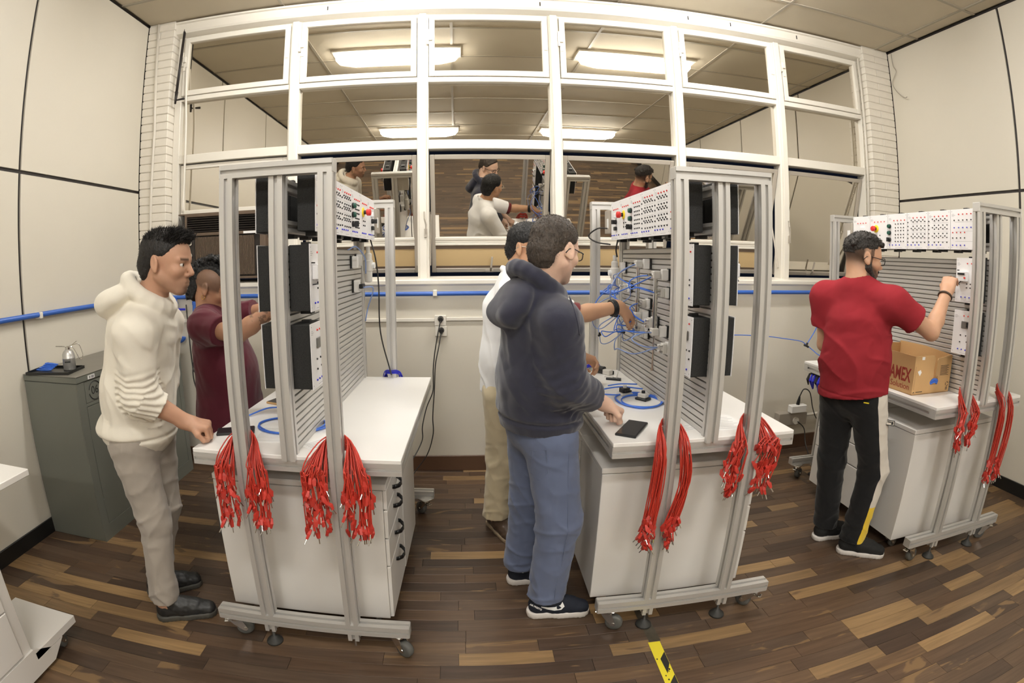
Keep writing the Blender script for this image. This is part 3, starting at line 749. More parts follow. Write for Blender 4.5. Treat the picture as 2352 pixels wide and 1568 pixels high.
# ---------------------------------------------------------------- bunches of red test leads around the posts
tip_me = MB().cyl((0, 0, -.022), (0, 0, -.046), .0021, 6).mesh('tip', M['chrome'])
plug_me = MB().add([(-.003, -.004, .016), (.003, -.004, .016), (.003, .004, .016), (-.003, .004, .016), (-.005, -.0055, 0), (.0115, -.0055, -.004), (.0115, .0055, -.004), (-.005, .0055, 0), (-.004, -.004, -.023), (.005, -.004, -.025), (.005, .004, -.025), (-.004, .004, -.023)],
                   [(0, 1, 2, 3), (0, 4, 5, 1), (1, 5, 6, 2), (2, 6, 7, 3), (3, 7, 4, 0), (4, 8, 9, 5), (5, 9, 10, 6), (6, 10, 11, 7), (7, 11, 8, 4), (8, 11, 10, 9)]).mesh('plug', M['plug'])
def lead_bunch(ci, px, n, zlo, zhi, spread, label, gname, lean=0.0, sg=1, lm=None, pm=None):
    lr = random.Random(int(px * 1000) + ci * 77)
    base = to_world(ci, px, -.612 * sg)
    for k in range(n):
        t = lr.random(); off = lr.uniform(-1, 1)
        za, zb_ = lr.uniform(zlo, zhi), lr.uniform(zlo, zhi)
        if lr.random() < .12: za -= .05
        wa, wb = (.024 + spread * lr.random() ** .8), (.024 + spread * lr.random() ** .8)
        yb = .034 + .012 * lr.random(); zt = ZT + .012 + (.055 if sg > 0 else .02) * lr.random(); f = -.035 - .03 * lr.random()
        pts = [(-wa - lean * .5 + lr.uniform(-.012, .012), f - .004, za), (-wa - .006, f, za + (zt - za) * .45), (-wa * .9 - .004, f + .005, zt - .07), (-.026 - wa * .35, .0, zt - .01), (-.03, .025, zt + .012), (-.004, yb, zt + .014), (.028, .025, zt + .012), (.026 + wb * .35, .0, zt - .01), (wb * .9 + .004, f + .005, zt - .07), (wb + .006, f, zb_ + (zt - zb_) * .45), (wb - lean * .5 + lr.uniform(-.012, .012), f - .004, zb_)]
        pts = [(a, b * sg, c) for a, b, c in pts]
        me = MB().tube(spline(pts, 3), .0025, 5, caps=False).mesh('test_lead', lm or M['lead'], True)
        o = link('test_lead', me); o.location = base; o.rotation_euler = (0, 0, CART[ci][2])
        tag(o, label, 'test lead', gname)
        for e, q in ((pts[0], 0), (pts[-1], 1)):
            pl = link('plug', pm or plug_me, o, loc=(e[0], e[1], e[2] - .01)); pl.rotation_euler = (lr.uniform(-.5, .5), lr.uniform(-.6, .6), lr.uniform(0, 6.28)); pl.scale = (1.05, 1.05, .95)
            link('tip', tip_me, pl)
blue_plug = plug_me.copy(); blue_plug.materials.clear(); blue_plug.materials.append(M['deepblue'])
for (ci, px, n, zl, zh, sp, w1, w2, ln) in ((0, -.177, 38, .62, .82, .075, 'the bunch', 'left', 0), (0, .177, 46, .61, .83, .095, 'the bunch', 'right', 0), (1, -.177, 28, .46, .60, .05, 'the long bunch', 'left', .05),
                                            (1, .177, 30, .66, .86, .085, 'the bunch', 'right', .05), (2, -.177, 22, .68, .82, .055, 'the bunch', 'left', .05), (2, .177, 22, .45, .55, .035, 'the long bunch', 'right', .06)):
    lead_bunch(ci, px, n, zl, zh, sp, 'red test lead in %s on the %s front post of the %s workstation' % (w1, w2, WSN[ci]), 'red leads, %s front post of the %s workstation' % (w2, WSN[ci]), ln)
for (ci, px, w2) in ((0, .177, 'right'), (1, -.177, 'left'), (2, -.177, 'left')):
    lead_bunch(ci, px, 9, .72, .80, .05, 'blue test lead draped round the %s rear post of the %s workstation' % (w2, WSN[ci]), 'blue leads, rear post of the %s workstation' % WSN[ci], 0, -1, M['deepblue'], blue_plug)

# ---------------------------------------------------------------- loose things
LW = to_world
def tubes(name, label, cat, paths, r, m, group=None, n=6):
    for i, p in enumerate(paths):
        o = MB().tube(spline(p, 6), r, n).build(name, m, smooth=True); tag(o, label[i] if isinstance(label, (list, tuple)) else label, cat, group)
# grey steel cabinet on the left wall
CX, CY0, CY1, CZ = -2.02, 2.165, 3.30, .985
cab = thing('tool_cabinet', 'grey steel cabinet marked 06 standing against the left wall', 'cabinet', (XL + .01, CY0, 0))
d = CX - XL - .01; ww = CY1 - CY0
MB().box(0, d - .004, 0, ww, .0, .945, .003).box(d - .004, d, 0, .06, 0, .945).box(d - .004, d, ww / 2 - .03, ww / 2 + .03, 0, .945).box(d - .004, d, ww - .05, ww, 0, .945).box(d - .004, d, .06, ww - .05, .805, .818).box(d - .004, d, .06, ww - .05, 0, .09).build('body', M['grey_steel'], cab)
MB().box(-.0, d + .004, -.004, ww + .004, .948, CZ - .004, .002).build('rim', M['grey_steel'], cab)
MB().box(-.0, d + .006, -.006, ww + .006, CZ - .003, CZ, .001).build('top_sheet', M['cab_top'], cab)
for a, b in ((.065, ww / 2 - .034), (ww / 2 + .034, ww - .055)):
    dr = MB().box(d - .004, d - .0015, a, b, .823, .940, .001).build('drawer', M['grey_steel'], cab)
    do = MB().box(d - .004, d - .0015, a, b, .095, .800, .001).build('door', M['grey_steel'], cab)
    for z in (.2, .62): MB().cyl((d, a - .004, z), (d, a - .004, z + .05), .004, 8).build('hinge', M['grey_steel'], do)
    if a < .3:
        mk = MB(); c0, z0 = .15, .881
        for (t0, t1) in ((12, 168), (192, 348)):
            pts = [(d + .0002, c0 + .052 * math.cos(math.radians(t)), z0 + .052 * math.sin(math.radians(t))) for t in np.linspace(t0, t1, 26)]
            mk.tube(pts, .0022, 4)
        mk.build('stencil_ring', M['ink'], dr, kind='stuff')
        text('number', '06', .066, Matrix(((0, 0, 1, d - .0016), (1, 0, 0, c0), (0, 1, 0, z0), (0, 0, 0, 1))), M['ink'], dr, .001)
MB().box(d + .0035, d + .0055, .095, .155, .952, .974).build('asset_sticker', M['paper'], cab)
MB().box(d + .0055, d + .006, .105, .118, .956, .970).box(d + .0055, d + .006, .124, .148, .956, .970).build('sticker_print', M['greyink'], cab, kind='stuff')
tr = thing('tray', 'black plastic tray on the near end of the grey cabinet', 'tray', (-2.26, 2.275, CZ), math.radians(12))
MB().box(-.155, .13, -.10, .09, 0, .004).build('bottom', M['tray'], tr)
MB().box(-.158, .133, -.103, -.10, 0, .016).box(-.158, .133, .09, .093, 0, .016).box(-.158, -.155, -.10, .09, 0, .016).box(.13, .133, -.10, .09, 0, .016).build('rim', M['tray'], tr)
oc = thing('oil_can', 'silver pump oil can on the black tray', 'oil can', (-2.205, 2.325, CZ + .0045), .5)
MB().lathe([(.036, 0), (.038, .003), (.038, .062), (.0395, .064), (.0395, .068), (.038, .07), (.037, .086), (.031, .102), (.021, .112), (.0145, .115)], n=24).build('body', M['oil'], oc, smooth=True)
MB().lathe([(.015, .113), (.015, .127), (.011, .131), (.007, .134)], n=18).build('cap', M['chrome'], oc)
MB().tube([(0, 0, .131), (-.03, -.018, .137), (-.062, -.036, .142)], [.004, .003, .002], 8).build('spout', M['gold'] if 'gold' in M else M['chrome'], oc)
MB().tube(spline([(.004, .0, .132), (.03, .016, .138), (.062, .03, .136), (.078, .036, .08), (.074, .034, .06)], 5), .0022, 6).tube(spline([(.012, .004, .13), (.03, .014, .12), (.058, .028, .055), (.07, .034, .05)], 5), .002, 6).tube([(.02, .01, .135), (.05, .03, .156)], .002, 6).build('handle', M['chrome'], oc)
cp = MB()
for k in range(7): cp.box(-.016 + k * .0048, -.016 + k * .0048 + .0036, -.0392, -.0375, .044, .052)
cp.build('can_print', M['ink'], oc, kind='stuff')
hc = []
for i in range(5):
    hc.append([(-2.415 + .008 * i, 2.25 + .02 * i, CZ + .007 + .007 * i), (-2.36, 2.235 + .012 * i, CZ + .012 + .007 * i), (-2.30 + .006 * i, 2.26 + .01 * i, CZ + .01 + .006 * i), (-2.34, 2.285 + .006 * i, CZ + .013 + .006 * i), (-2.41 + .006 * i, 2.275 + .008 * i, CZ + .01 + .006 * i)])
o = MB()
for p in hc: o.tube(spline(p, 6), .004, 6, closed=True)
tag(o.build('hose_coil', M['tube'], smooth=True), 'coil of blue air hose on the corner of the grey cabinet', 'hose')
# wires by the valve on the wall behind the cream hoodie
tubes('wall_cable', ['black cable hanging on the wall beside the blue drop pipe', 'thin grey hose curving along the wall behind the maroon shirt man'], 'cable',
      [[(-2.02, 3.44, 1.25), (-2.0, 3.42, 1.02), (-1.98, 3.40, .82), (-1.96, 3.38, .76), (-1.90, 3.36, .71)], [(-1.99, 3.43, 1.02), (-1.95, 3.42, .95), (-1.98, 3.4, .75), (-1.95, 3.38, .62), (-1.87, 3.35, .545), (-1.74, 3.3, .535)]], .005, M['cord'])
# white desk at the left edge
dk = thing('drawer_desk', 'white drawer desk with a foot on a castor at the left edge of the picture', 'desk', (-1.63, 1.13, 0))
MB().box(-.62, -.04, -.75, .29, .772, .80, .003).build('desk_top', M['white'], dk)
MB().box(-.56, -.012, -.62, 0, .14, .772, .002).build('carcass', M['ped'], dk)
for k, (z0, z1) in enumerate(((.15, .36), (.365, .57), (.575, .765))):
    dr = MB().box(-.012, 0, -.60, -.055, z0, z1, .003).build('drawer', M['ped'], dk)
    link('handle', handle_me, dr, loc=(0, -.33, z0 + .07))
MB().prism([(-.62, .0), (-.62, .14), (.14, .14), (.175, .115), (.285, .115), (.285, .08), (.19, .08), (.16, .055), (.09, .0)], -.06, -.0, 'x').build('foot_frame', M['ped'], dk) if False else None
MB().box(-.37, -.0, 0.0, .275, .082, .122, .004).build('foot', M['ped'], dk)
MB().prism([(-.62, .02), (-.62, .14), (.0, .14), (.10, .082), (.17, .082), (.09, .02)], -.018, 0, 'x').build('skirt', M['ped'], dk)
c = link('caster', fork_me, dk, loc=(-.03, .17, 0)); c.rotation_euler = (0, 0, 1.9); c.scale = (.75, .75, .76); link('wheel', wheel_me, c, loc=(.036, 0, .038))

# telephones
def phone(label, x, y, z, a, L=.155, W=.075, m='black', ring=False):
    t = thing('mobile_phone', label, 'phone', (x, y, z), a)
    MB().box(-L / 2, L / 2, -W / 2, W / 2, 0, .010, .0025).build('case', M[m], t)
    s = MB().box(-L / 2 + .004, L / 2 - .004, -W / 2 + .004, W / 2 - .004, .010, .0106).build('screen', M['screen'], t)
    return t
phone('black phone lying beside the fist of the cream hoodie man', -.895, 1.83, ZT, .35)
phone('black phone lying near the fist of the navy hoodie man', .703, 1.846, ZT, .95, .19, .085)
phone('brown phone lying behind the mid post on the left workstation', -.855, 2.30, ZT, 1.2, m='brown_leather' if 'brown_leather' in M else 'card')
def sheet(label, x, y, a, L, W, lines):
    t = thing('paper_sheet', label, 'paper', (x, y, ZT), a)
    MB().box(-L / 2, L / 2, -W / 2, W / 2, 0, .0008).build('paper', M['paper'], t)
    p = MB()
    for i in range(lines): p.box(-L * .42, L * (.42 - .1 * (i % 3)), -W * .4 + i * W * .8 / lines, -W * .4 + i * W * .8 / lines + .0018, .0008, .001)
    p.build('print', M['greyink'], t, kind='stuff')
sheet('printed sheet under the blue hoses on the left workstation', -.72, 1.83, .1, .16, .20, 10)
sheet('white label sheet behind the right red bunch of the left workstation', -.51, 1.76, .9, .16, .08, 5)
sheet('printed sheet on the right half of the middle workstation', 1.13, 1.86, -.1, .14, .20, 8)
sheet('small label sheet behind the left red bunch of the middle workstation', .93, 1.83, .3, .10, .07, 4)

# blue hoses lying on the tables
def coil(cx_, cy_, rx, ry, z, turns, seed, tail=None):
    r = random.Random(seed); p = []
    for i in range(int(turns * 10) + 1):
        a = i / 10 * 2 * PI; k = 1 + r.uniform(-.05, .05) - .02 * (i / 10)
        p.append((cx_ + rx * k * math.cos(a), cy_ + ry * k * math.sin(a), z + .0035 + .0045 * (i / 10) * .6))
    return p + (tail or [])
tubes('air_hose', ['blue air hose laid in a big loop on the left workstation', 'blue air hose coiled small behind the mid post of the left workstation', 'loose blue hose end on the left workstation'], 'hose',
      [coil(-.68, 1.93, .15, .11, ZT, 2.2, 1, [(-.62, 2.1, ZT + .01), (-.66, 2.2, ZT + .012)]), coil(-.74, 2.14, .07, .10, ZT, 2.6, 2), [(-.93, 2.02, ZT + .004), (-.86, 2.10, ZT + .02), (-.78, 2.1, ZT + .03), (-.80, 2.22, ZT + .01), (-.88, 2.27, ZT + .004)]], .0036, M['tube'], 'blue hoses on the tables')
tubes('air_hose', ['blue air hose laid in a wide oval on the middle workstation', 'second blue hose loop beside the slotted plate of the middle workstation', 'straight blue hose end across the middle workstation', 'short pale hose end on the middle workstation'], 'hose',
      [coil(.875, 2.235, .115, .13, ZT, 2.3, 3, [(.80, 2.34, ZT + .006), (.70, 2.38, ZT + .005)]), coil(.885, 2.225, .10, .105, ZT, 1.4, 4), [(.64, 2.37, ZT + .004), (.74, 2.40, ZT + .02), (.84, 2.40, ZT + .03), (.95, 2.38, ZT + .02)], [(.79, 2.47, ZT + .02), (.85, 2.44, ZT + .035), (.94, 2.44, ZT + .03)]], .0036, M['tube'], 'blue hoses on the tables')
# small pneumatic parts lying on the middle table
def valve(label, x, y, z, a, m1='black', m2='clear', s=1.0, tilt=0):
    t = thing('pneumatic_valve', label, 'valve', (x, y, z), a)
    t.rotation_euler = (tilt, 0, a)
    MB().box(-.032 * s, .032 * s, -.026 * s, .026 * s, 0, .012 * s, .003).build('base', M[m1], t)
    MB().box(-.022 * s, .022 * s, -.018 * s, .018 * s, .012 * s, .034 * s, .003).build('body', M[m2], t)
    for k in (-1, 0, 1):
        MB().cyl((k * .013 * s, -.018 * s, .024 * s), (k * .013 * s, -.034 * s, .024 * s), .0048 * s, 10).build('fitting', M[m2], t)
    MB().cyl((.0, 0, .034 * s), (0, 0, .046 * s), .009 * s, 12).build('button', M[m1], t)
    return t
v = valve('valve with black base lying inside the hose oval on the middle workstation', .845, 2.36, ZT, .3, 'clear', 'black', 1.05)
valve('white valve with black foot beside the slotted plate on the middle workstation', .905, 2.255, ZT, 2.2)
t = thing('clip_part', 'black and white clip lying alone on the far half of the middle workstation', 'clip', (.88, 2.66, ZT), -.5)
MB().box(-.04, .045, -.012, .012, 0, .014, .003).build('foot', M['black'], t); MB().box(-.05, .0, -.010, .010, .014, .022, .002).build('plate', M['clear'], t); MB().tube([(.02, 0, .014), (.026, 0, .05)], .003, 6).build('pin', M['clear'], t)
t = thing('push_button_valve', 'push button valve with a green cap at the far end of the middle workstation', 'valve', (.855, 2.84, ZT), -.9)
MB().cyl((-.03, 0, .022), (.03, 0, .022), .022, 16).build('barrel', M['black'], t); MB().cyl((-.045, 0, .022), (-.03, 0, .022), .0225, 18).build('ring', M['white'], t); MB().cyl((-.047, 0, .022), (-.045, 0, .022), .015, 16).build('cap', M['green_tip'], t)
MB().box(.03, .08, -.02, .02, .0, .03, .003).build('body', M['clear'], t); MB().box(.025, .085, .018, .026, 0, .022, .002).build('clip', M['black'], t)

# pneumatic training parts on the slotted plate of the middle workstation (its left side)
PX = -.019
def mounted(name, label, cat, ci, side, y, z):
    r = CART[ci][2] + (0 if side > 0 else PI)
    return thing(name, label, cat, LW(ci, side * .019, y, z), r, None)
def bracket(par, y, z, w=.022, h=.05, d_=.034):
    b = MB().box(0, .008, y - w / 2 - .004, y + w / 2 + .004, z - h / 2 - .004, z + h / 2 + .004, .002).build('slot_clip', M['black'], par)
    MB().box(.008, .008 + d_, y - w / 2, y + w / 2, z - h / 2, z + h / 2, .003).build('bracket', M['white'], b)
def cylinder(label, y, z0, z1, rod):
    t = mounted('air_cylinder', label, 'cylinder', 1, -1, y, z0); H_ = z1 - z0; x = .068
    MB().cyl((x, 0, .03), (x, 0, H_ - .03), .0105, 16).build('barrel', M['chrome'], t)
    for z, s in ((0.0, 1), (H_ - .036, 1)):
        MB().box(x - .018, x + .018, -.018, .018, z, z + .036, .004).build('end_cap', M['clear'], t)
        MB().cyl((x + .018, 0, z + .018), (x + .034, .0, z + .018), .006, 10).cyl((x + .034, 0, z + .018), (x + .034, -.014, z + .018), .005, 8).build('hose_fitting', M['chrome'], t)
        bracket(t, 0, z + .018)
    MB().cyl((x, 0, -rod), (x, 0, 0), .0045, 10).build('rod', M['chrome'], t)
    MB().cyl((x, 0, -rod - .012), (x, 0, -rod), .008, 6).build('rod_end', M['chrome'], t)
cylinder('first air cylinder, the thinner one nearer the window on the middle workstation', .10, 1.25, 1.545, .035)
cylinder('second air cylinder, nearer the left front post of the middle workstation', -.145, 1.205, 1.50, .15)
def block(label, y, z, s=1.0):
    t = mounted('solenoid_valve', label, 'valve', 1, -1, y, z); bracket(t, 0, 0, .045 * s, .06 * s, .02)
    MB().box(.028, .05, -.02 * s, .02 * s, -.026 * s, .026 * s, .004).build('body', M['clear'], t)
    for k in range(4): MB().cyl((.05, -.012 * s + .024 * s * (k % 2), -.014 * s + .028 * s * (k // 2)), (.066, -.012 * s + .024 * s * (k % 2), -.014 * s + .028 * s * (k // 2)), .0058, 10).build('fitting', M['chrome'] if k % 2 else M['white'], t)
block('valve block between the two air cylinders', -.01, 1.245); block('valve block low beside the hand of the white shirt man', .115, 1.185, 1.1)
block('valve block below the second air cylinder', -.20, 1.155, .95); block('valve block above the first cylinder foot', .09, 1.33, .8); block('valve block at mid height near the second cylinder', -.15, 1.40, .8); block('valve block under the supply regulator of the middle workstation', .40, 1.39, .8)
def regulator(ci, side, y, z, label):
    t = mounted('air_regulator', label, 'regulator', ci, side, y, z); bracket(t, 0, .03, .03, .06, .03)
    x = .07
    MB().lathe([(.008, -.09), (.02, -.085), (.022, -.03), (.026, -.028), (.026, .025), (.02, .03), (.02, .06), (.016, .066), (.009, .07)], (x, 0, 0), 20).build('bowl', M['clear'], t, smooth=False)
    MB().cyl((x + .02, 0, 0), (x + .036, 0, 0), .017, 18).build('gauge', M['paper'], t)
    MB().cyl((x, 0, .066), (x, 0, .10), .011, 14).build('knob', M['clear'], t)
regulator(1, -1, .50, 1.47, 'grey air regulator at the far edge of the middle workstation plate'); regulator(0, 1, .43, 1.52, 'grey air regulator on the plate of the left workstation')
t = mounted('manifold', 'small hose manifold on the far edge of the left workstation plate', 'manifold', 0, 1, .36, 1.415); bracket(t, 0, 0, .03, .06, .03); MB().box(.04, .06, -.03, .03, -.012, .012, .003).build('bar', M['black'], t)
t = mounted('manifold', 'upper hose connector on the left workstation plate', 'manifold', 0, 1, .33, 1.54); bracket(t, 0, 0, .03, .06, .03)
tubes('air_hose', ['pale hose under the board of the left workstation', 'short hose at the manifold of the left workstation'], 'hose', [[LW(0, .05, .15, 1.60), LW(0, .08, .20, 1.615), LW(0, .10, .30, 1.56), LW(0, .09, .36, 1.48)], [LW(0, .08, .34, 1.41), LW(0, .12, .40, 1.40), LW(0, .08, .45, 1.30), LW(0, .06, .46, 1.22)]], .0033, M['tube_grey'])
tubes('power_cable', 'black cable falling from the board of the left workstation to its table', 'cable', [[LW(0, .09, .49, 1.66), LW(0, .12, .48, 1.55), LW(0, .13, .50, 1.40), LW(0, .13, .52, 1.15), LW(0, .18, .55, .90)]], .0042, M['cord'])
tubes('power_cable', ['black plug cable in front of the middle workstation board', 'black cable dropping behind the middle workstation board'], 'cable', [[LW(1, -.15, .44, 1.72), LW(1, -.20, .47, 1.72), LW(1, -.24, .52, 1.68), LW(1, -.20, .50, 1.645), LW(1, -.13, .45, 1.63)], [LW(1, -.09, .44, 1.655), LW(1, -.09, .47, 1.6), LW(1, -.08, .48, 1.56)]], .0045, M['cord'])
# the tangle of hoses on the middle workstation
hr = random.Random(21)
ports = [(.50, 1.40), (.40, 1.39), (.10, 1.53), (.10, 1.27), (-.145, 1.48), (-.145, 1.22), (-.01, 1.25), (.115, 1.19), (-.20, 1.16), (.09, 1.33), (-.15, 1.40), (.30, 1.16), (.26, 1.30)]
pairs = [(0, 2), (0, 4), (1, 6), (2, 7), (3, 7), (4, 10), (5, 8), (6, 9), (7, 11), (8, 11), (10, 1), (12, 5), (11, 1), (0, 12), (1, 3)]
dst = ['supply regulator', 'regulator valve', 'top of the first cylinder', 'foot of the first cylinder', 'top of the second cylinder', 'foot of the second cylinder', 'middle valve block', 'low valve block', 'front valve block', 'upper valve block', 'side valve block', 'low hose knot', 'mid hose knot']
for k, (a, b) in enumerate(pairs):
    (ya, za), (yb, zb_) = ports[a], ports[b]; n_ = 5; p = []
    bow = hr.uniform(.05, .16); sag = hr.uniform(-.10, .06)
    for i in range(n_ + 1):
        t_ = i / n_; s_ = math.sin(PI * t_)
        p.append(LW(1, -.09 - bow * s_, ya + (yb - ya) * t_ + hr.uniform(-.03, .03) * s_ + .06 * s_ * (k % 3 - 1), za + (zb_ - za) * t_ + sag * s_ + hr.uniform(-.02, .02) * s_))
    tubes('air_hose', 'blue air hose from the %s to the %s' % (dst[a], dst[b]), 'hose', [p], .003, M['tube'] if k % 3 else M['tube_grey'], 'hoses of the pneumatic circuit')
for k, (y, z, x) in enumerate(((.42, 1.22, -.24), (.36, 1.13, -.21), (.20, 1.17, -.13), (.24, 1.25, -.15))):
    t = thing('hose_tee', 'black hose tee hanging %s in the hose tangle' % ['leftmost', 'lowest', 'by the hand', 'highest'][k], 'tee', LW(1, x, y, z), k, 'hose tees')
    MB().tube([(-.016, 0, 0), (.016, 0, 0)], .006, 8).tube([(0, 0, 0), (0, 0, .016)], .006, 8).build('body', M['black'], t)
    tubes('air_hose', ['thin hose running %s to the %s black tee' % (u_, ['leftmost', 'lowest', 'middle', 'highest'][k]) for u_ in ('from below', 'from above')], 'hose', [[LW(1, x, y, z), LW(1, x + .02, y + .03, z - .05), LW(1, x + .06, y, z - .06 + .02 * k), LW(1, -.10, y - .08, z + .03)], [LW(1, x, y, z), LW(1, x - .0, y + .01, z + .05), LW(1, x + .06, y - .02, z + .10), LW(1, -.1, y - .06, z + .14)]], .0028, M['tube_grey'])
tubes('air_hose', 'long thin blue hose spanning from behind the middle workstation to a black tee', 'hose', [[(1.55, 2.95, 1.06), (1.85, 3.0, 1.058), (2.11, 3.0, 1.043), (2.26, 3.0, 1.024), (2.42, 3.0, 1.0), (2.476, 3.0, .97)]], .0033, M['tube'])
t = thing('hose_tee', 'black hose tee hanging in the air left of the red shirt man', 'tee', (2.476, 3.0, .966)); MB().tube([(-.02, 0, .006), (0, 0, .0), (.02, 0, -.01)], .008, 8).tube([(0, 0, 0), (.008, 0, .02)], .008, 8).build('body', M['black'], t)
tubes('air_hose', ['thin hose from the tee down to the right workstation', 'thin hose from the tee up behind the red shirt man'], 'hose', [[(2.495, 3.0, .96), (2.53, 2.99, .935), (2.57, 2.95, .90), (2.64, 2.9, .885)], [(2.485, 3.0, .985), (2.53, 2.99, 1.06), (2.57, 2.97, 1.15), (2.66, 2.9, 1.3)]], .0033, M['tube'])
# cardboard box on the right workstation (the pixel code on it is left out)
bx0, bx1, by0, by1, BH = -.352, -.03, -.37, .06, .21
box = thing('cardboard_box', 'open brown cardboard box with red print on the right workstation', 'box', LW(2, bx0, by0, ZT), CART[2][2])
bw, bd, th = bx1 - bx0, by1 - by0, .005
MB().box(0, bw, 0, bd, 0, th).build('bottom', M['card_in'], box)
def wall_panel(name, pts, y=None):
    return None
sd = MB().prism([(0, 0), (bd, 0), (bd, BH + .012), (bd * .6, BH + .004), (0, BH)], 0, th, 'x').build('side_panel', M['card'], box)
MB().prism([(0, 0), (bd, 0), (bd, BH + .012), (bd * .5, BH + .014), (0, BH - .004)], bw - th, bw, 'x').build('side_panel', M['card'], box)
MB().prism([(th, 0), (bw - th, 0), (bw - th, BH), (th, BH + .012)], bd - th, bd, 'y').build('end_panel', M['card'], box)
s0 = bw * .53
fp = MB().prism([(th, 0), (bw - th, 0), (bw - th, BH - .002), (s0 + .028, BH - .018), (s0 + .022, BH - .03), (s0 + .02, BH * .5), (s0 + .028, BH * .40), (s0 + .036, BH * .47), (s0 + .04, BH * .38), (s0 + .045, BH * .28), (s0 + .02, BH * .23), (s0 - .022, BH * .235), (s0 - .028, BH * .30), (s0 - .018, BH * .38), (s0, BH * .42), (s0 - .004, BH * .60), (s0 + .004, BH * .9), (s0 - .01, BH), (th, BH)], 0, th, 'y').build('end_panel', M['card'], box)
TX = lambda y, z: Matrix(((0, 0, -1, -.0004), (-1, 0, 0, y), (0, 1, 0, z), (0, 0, 0, 1)))
text('carton_print', 'AMEX', .098, TX(.105, .098) @ Matrix.Diagonal((.62, 1.05, 1, 1)), M['redink'], sd, .0003, bold=.0022)
text('carton_print', 'Solution', .046, TX(.10, .038), M['redink'], sd, .0003)
pm_ = MB()
for i in range(9): pm_.box(bw * .70, bw * (.93 - .04 * (i % 2)), -.0006, 0, .098 + i * .0065, .1005 + i * .0065)
for i in range(3): pm_.box(bw * .90, bw * .955, -.0006, 0, .014 + i * .006, .017 + i * .006)
pm_.box(bw * .10, bw * .27, -.0006, 0, .014, .0175).prism([(bw * .02, .012), (bw * .045, .018), (bw * .07, .016), (bw * .05, .012)], -.0006, 0, 'y')
for a in range(3):
    q = [(bw * .928 + .012 * math.cos(a * 2.094 + b), .046 + .012 * math.sin(a * 2.094 + b)) for b in (.35, 1.05, 1.75)]
    for u in range(2): pm_.tube([(q[u][0], -.0003, q[u][1]), (q[u + 1][0], -.0003, q[u + 1][1])], .0018, 4)
pm_.build('small_print', M['ink'], fp, kind='stuff')
MB().box(bw * .03, bw * .045, -.0006, 0, .03, .155).build('tape_edge', M['card_in'], fp)
MB().box(bw * .17, bw * .24, -.0012, .0, BH - .02, BH - .004).build('sticker', M['paper'], fp); MB().prism([(bw * .09, .128), (bw * .16, .136), (bw * .19, .122), (bw * .15, .104), (bw * .11, .118)], -.0012, 0, 'y').build('sticker', M['paper'], fp)
hz = MB(); q_ = random.Random(4)
for i in range(7): hz.tube(spline([(s0 - .02 + q_.uniform(-.008, .02), .012, .045 + q_.uniform(0, .02)), (s0 - .01 + q_.uniform(0, .03), -.006, .06 + q_.uniform(0, .024)), (s0 + .02 + q_.uniform(0, .02), -.004, .05 + q_.uniform(0, .024)), (s0 + .03, .02, .06), (s0, .05, .04), (s0 - .02, .02, .055)], 5), .0045, 6)
tag(hz.build('air_hose', M['tube'], smooth=True), 'blue hose bundle showing through the hand hole of the cardboard box', 'hose'); bpy.context.view_layer.update()
o_ = [o for o in COL.objects if o.get('label', '').startswith('blue hose bundle showing')][0]; o_.location = LW(2, bx0, by0, ZT); o_.rotation_euler = (0, 0, CART[2][2])
# blue leads hung below the rear corner of the right workstation table
t = thing('lead_holder', 'blue and black leads clipped under the rear left corner of the right workstation table', 'lead holder', LW(2, -.36, .45, .79), CART[2][2])
MB().box(-.02, .02, -.10, .10, .0, .02, .002).build('rail', M['black'], t)
for k in range(7):
    MB().tube([(-.03, -.09 + k * .03, .012), (-.045, -.09 + k * .03, -.03), (-.03 + .02 * (k % 2), -.085 + k * .03, -.07 - .012 * (k % 3))], [.006, .011, .004], 6).build('clip', M['deepblue' if k % 3 else 'black'], t)
# floor tape
tp = tag(MB().box(-.026, .026, -.62, 0, 0, .0006).build('floor_tape', M['yellow_tape']), 'yellow hazard tape strip on the floor in front of the middle workstation', 'tape')
tp.location = (.812, 1.575, .0003); tp.rotation_euler = (0, 0, -.04)
tpk = MB(); tr_ = random.Random(6)
for i in range(6):
    y = -.085 - i * .135
    tpk.add([(.025, y + .02, .0008), (.025, y - .05, .0008), (.0, y - .105, .0008), (-.004, y - .02, .0008)], [(3, 2, 1, 0)])
    for k in range(9):
        a, b = tr_.uniform(-.024, .022), y + tr_.uniform(-.12, .0); s_ = tr_.uniform(.002, .006); tpk.add([(a, b, .00085), (a + s_, b + s_ * .4, .00085), (a + s_ * .8, b + s_ * 2, .00085), (a - s_ * .3, b + s_ * 1.2, .00085)], [(0, 1, 2, 3)])
tpk.build('stripe_print', M['ink'], tp, kind='stuff')
ot = tag(MB().add([(-.026, 0, .0005), (.026, 0, .0005), (.022, .12, .0005), (.028, .40, .0005), (-.024, .40, .0005), (-.03, .2, .0005)], [(0, 1, 2, 3, 4, 5)]).build('worn_tape', M['old_tape']), 'worn dark tape running under the middle workstation foot', 'tape')
ot.location = (.818, 1.578, .0003); ot.rotation_euler = (0, 0, -.02)

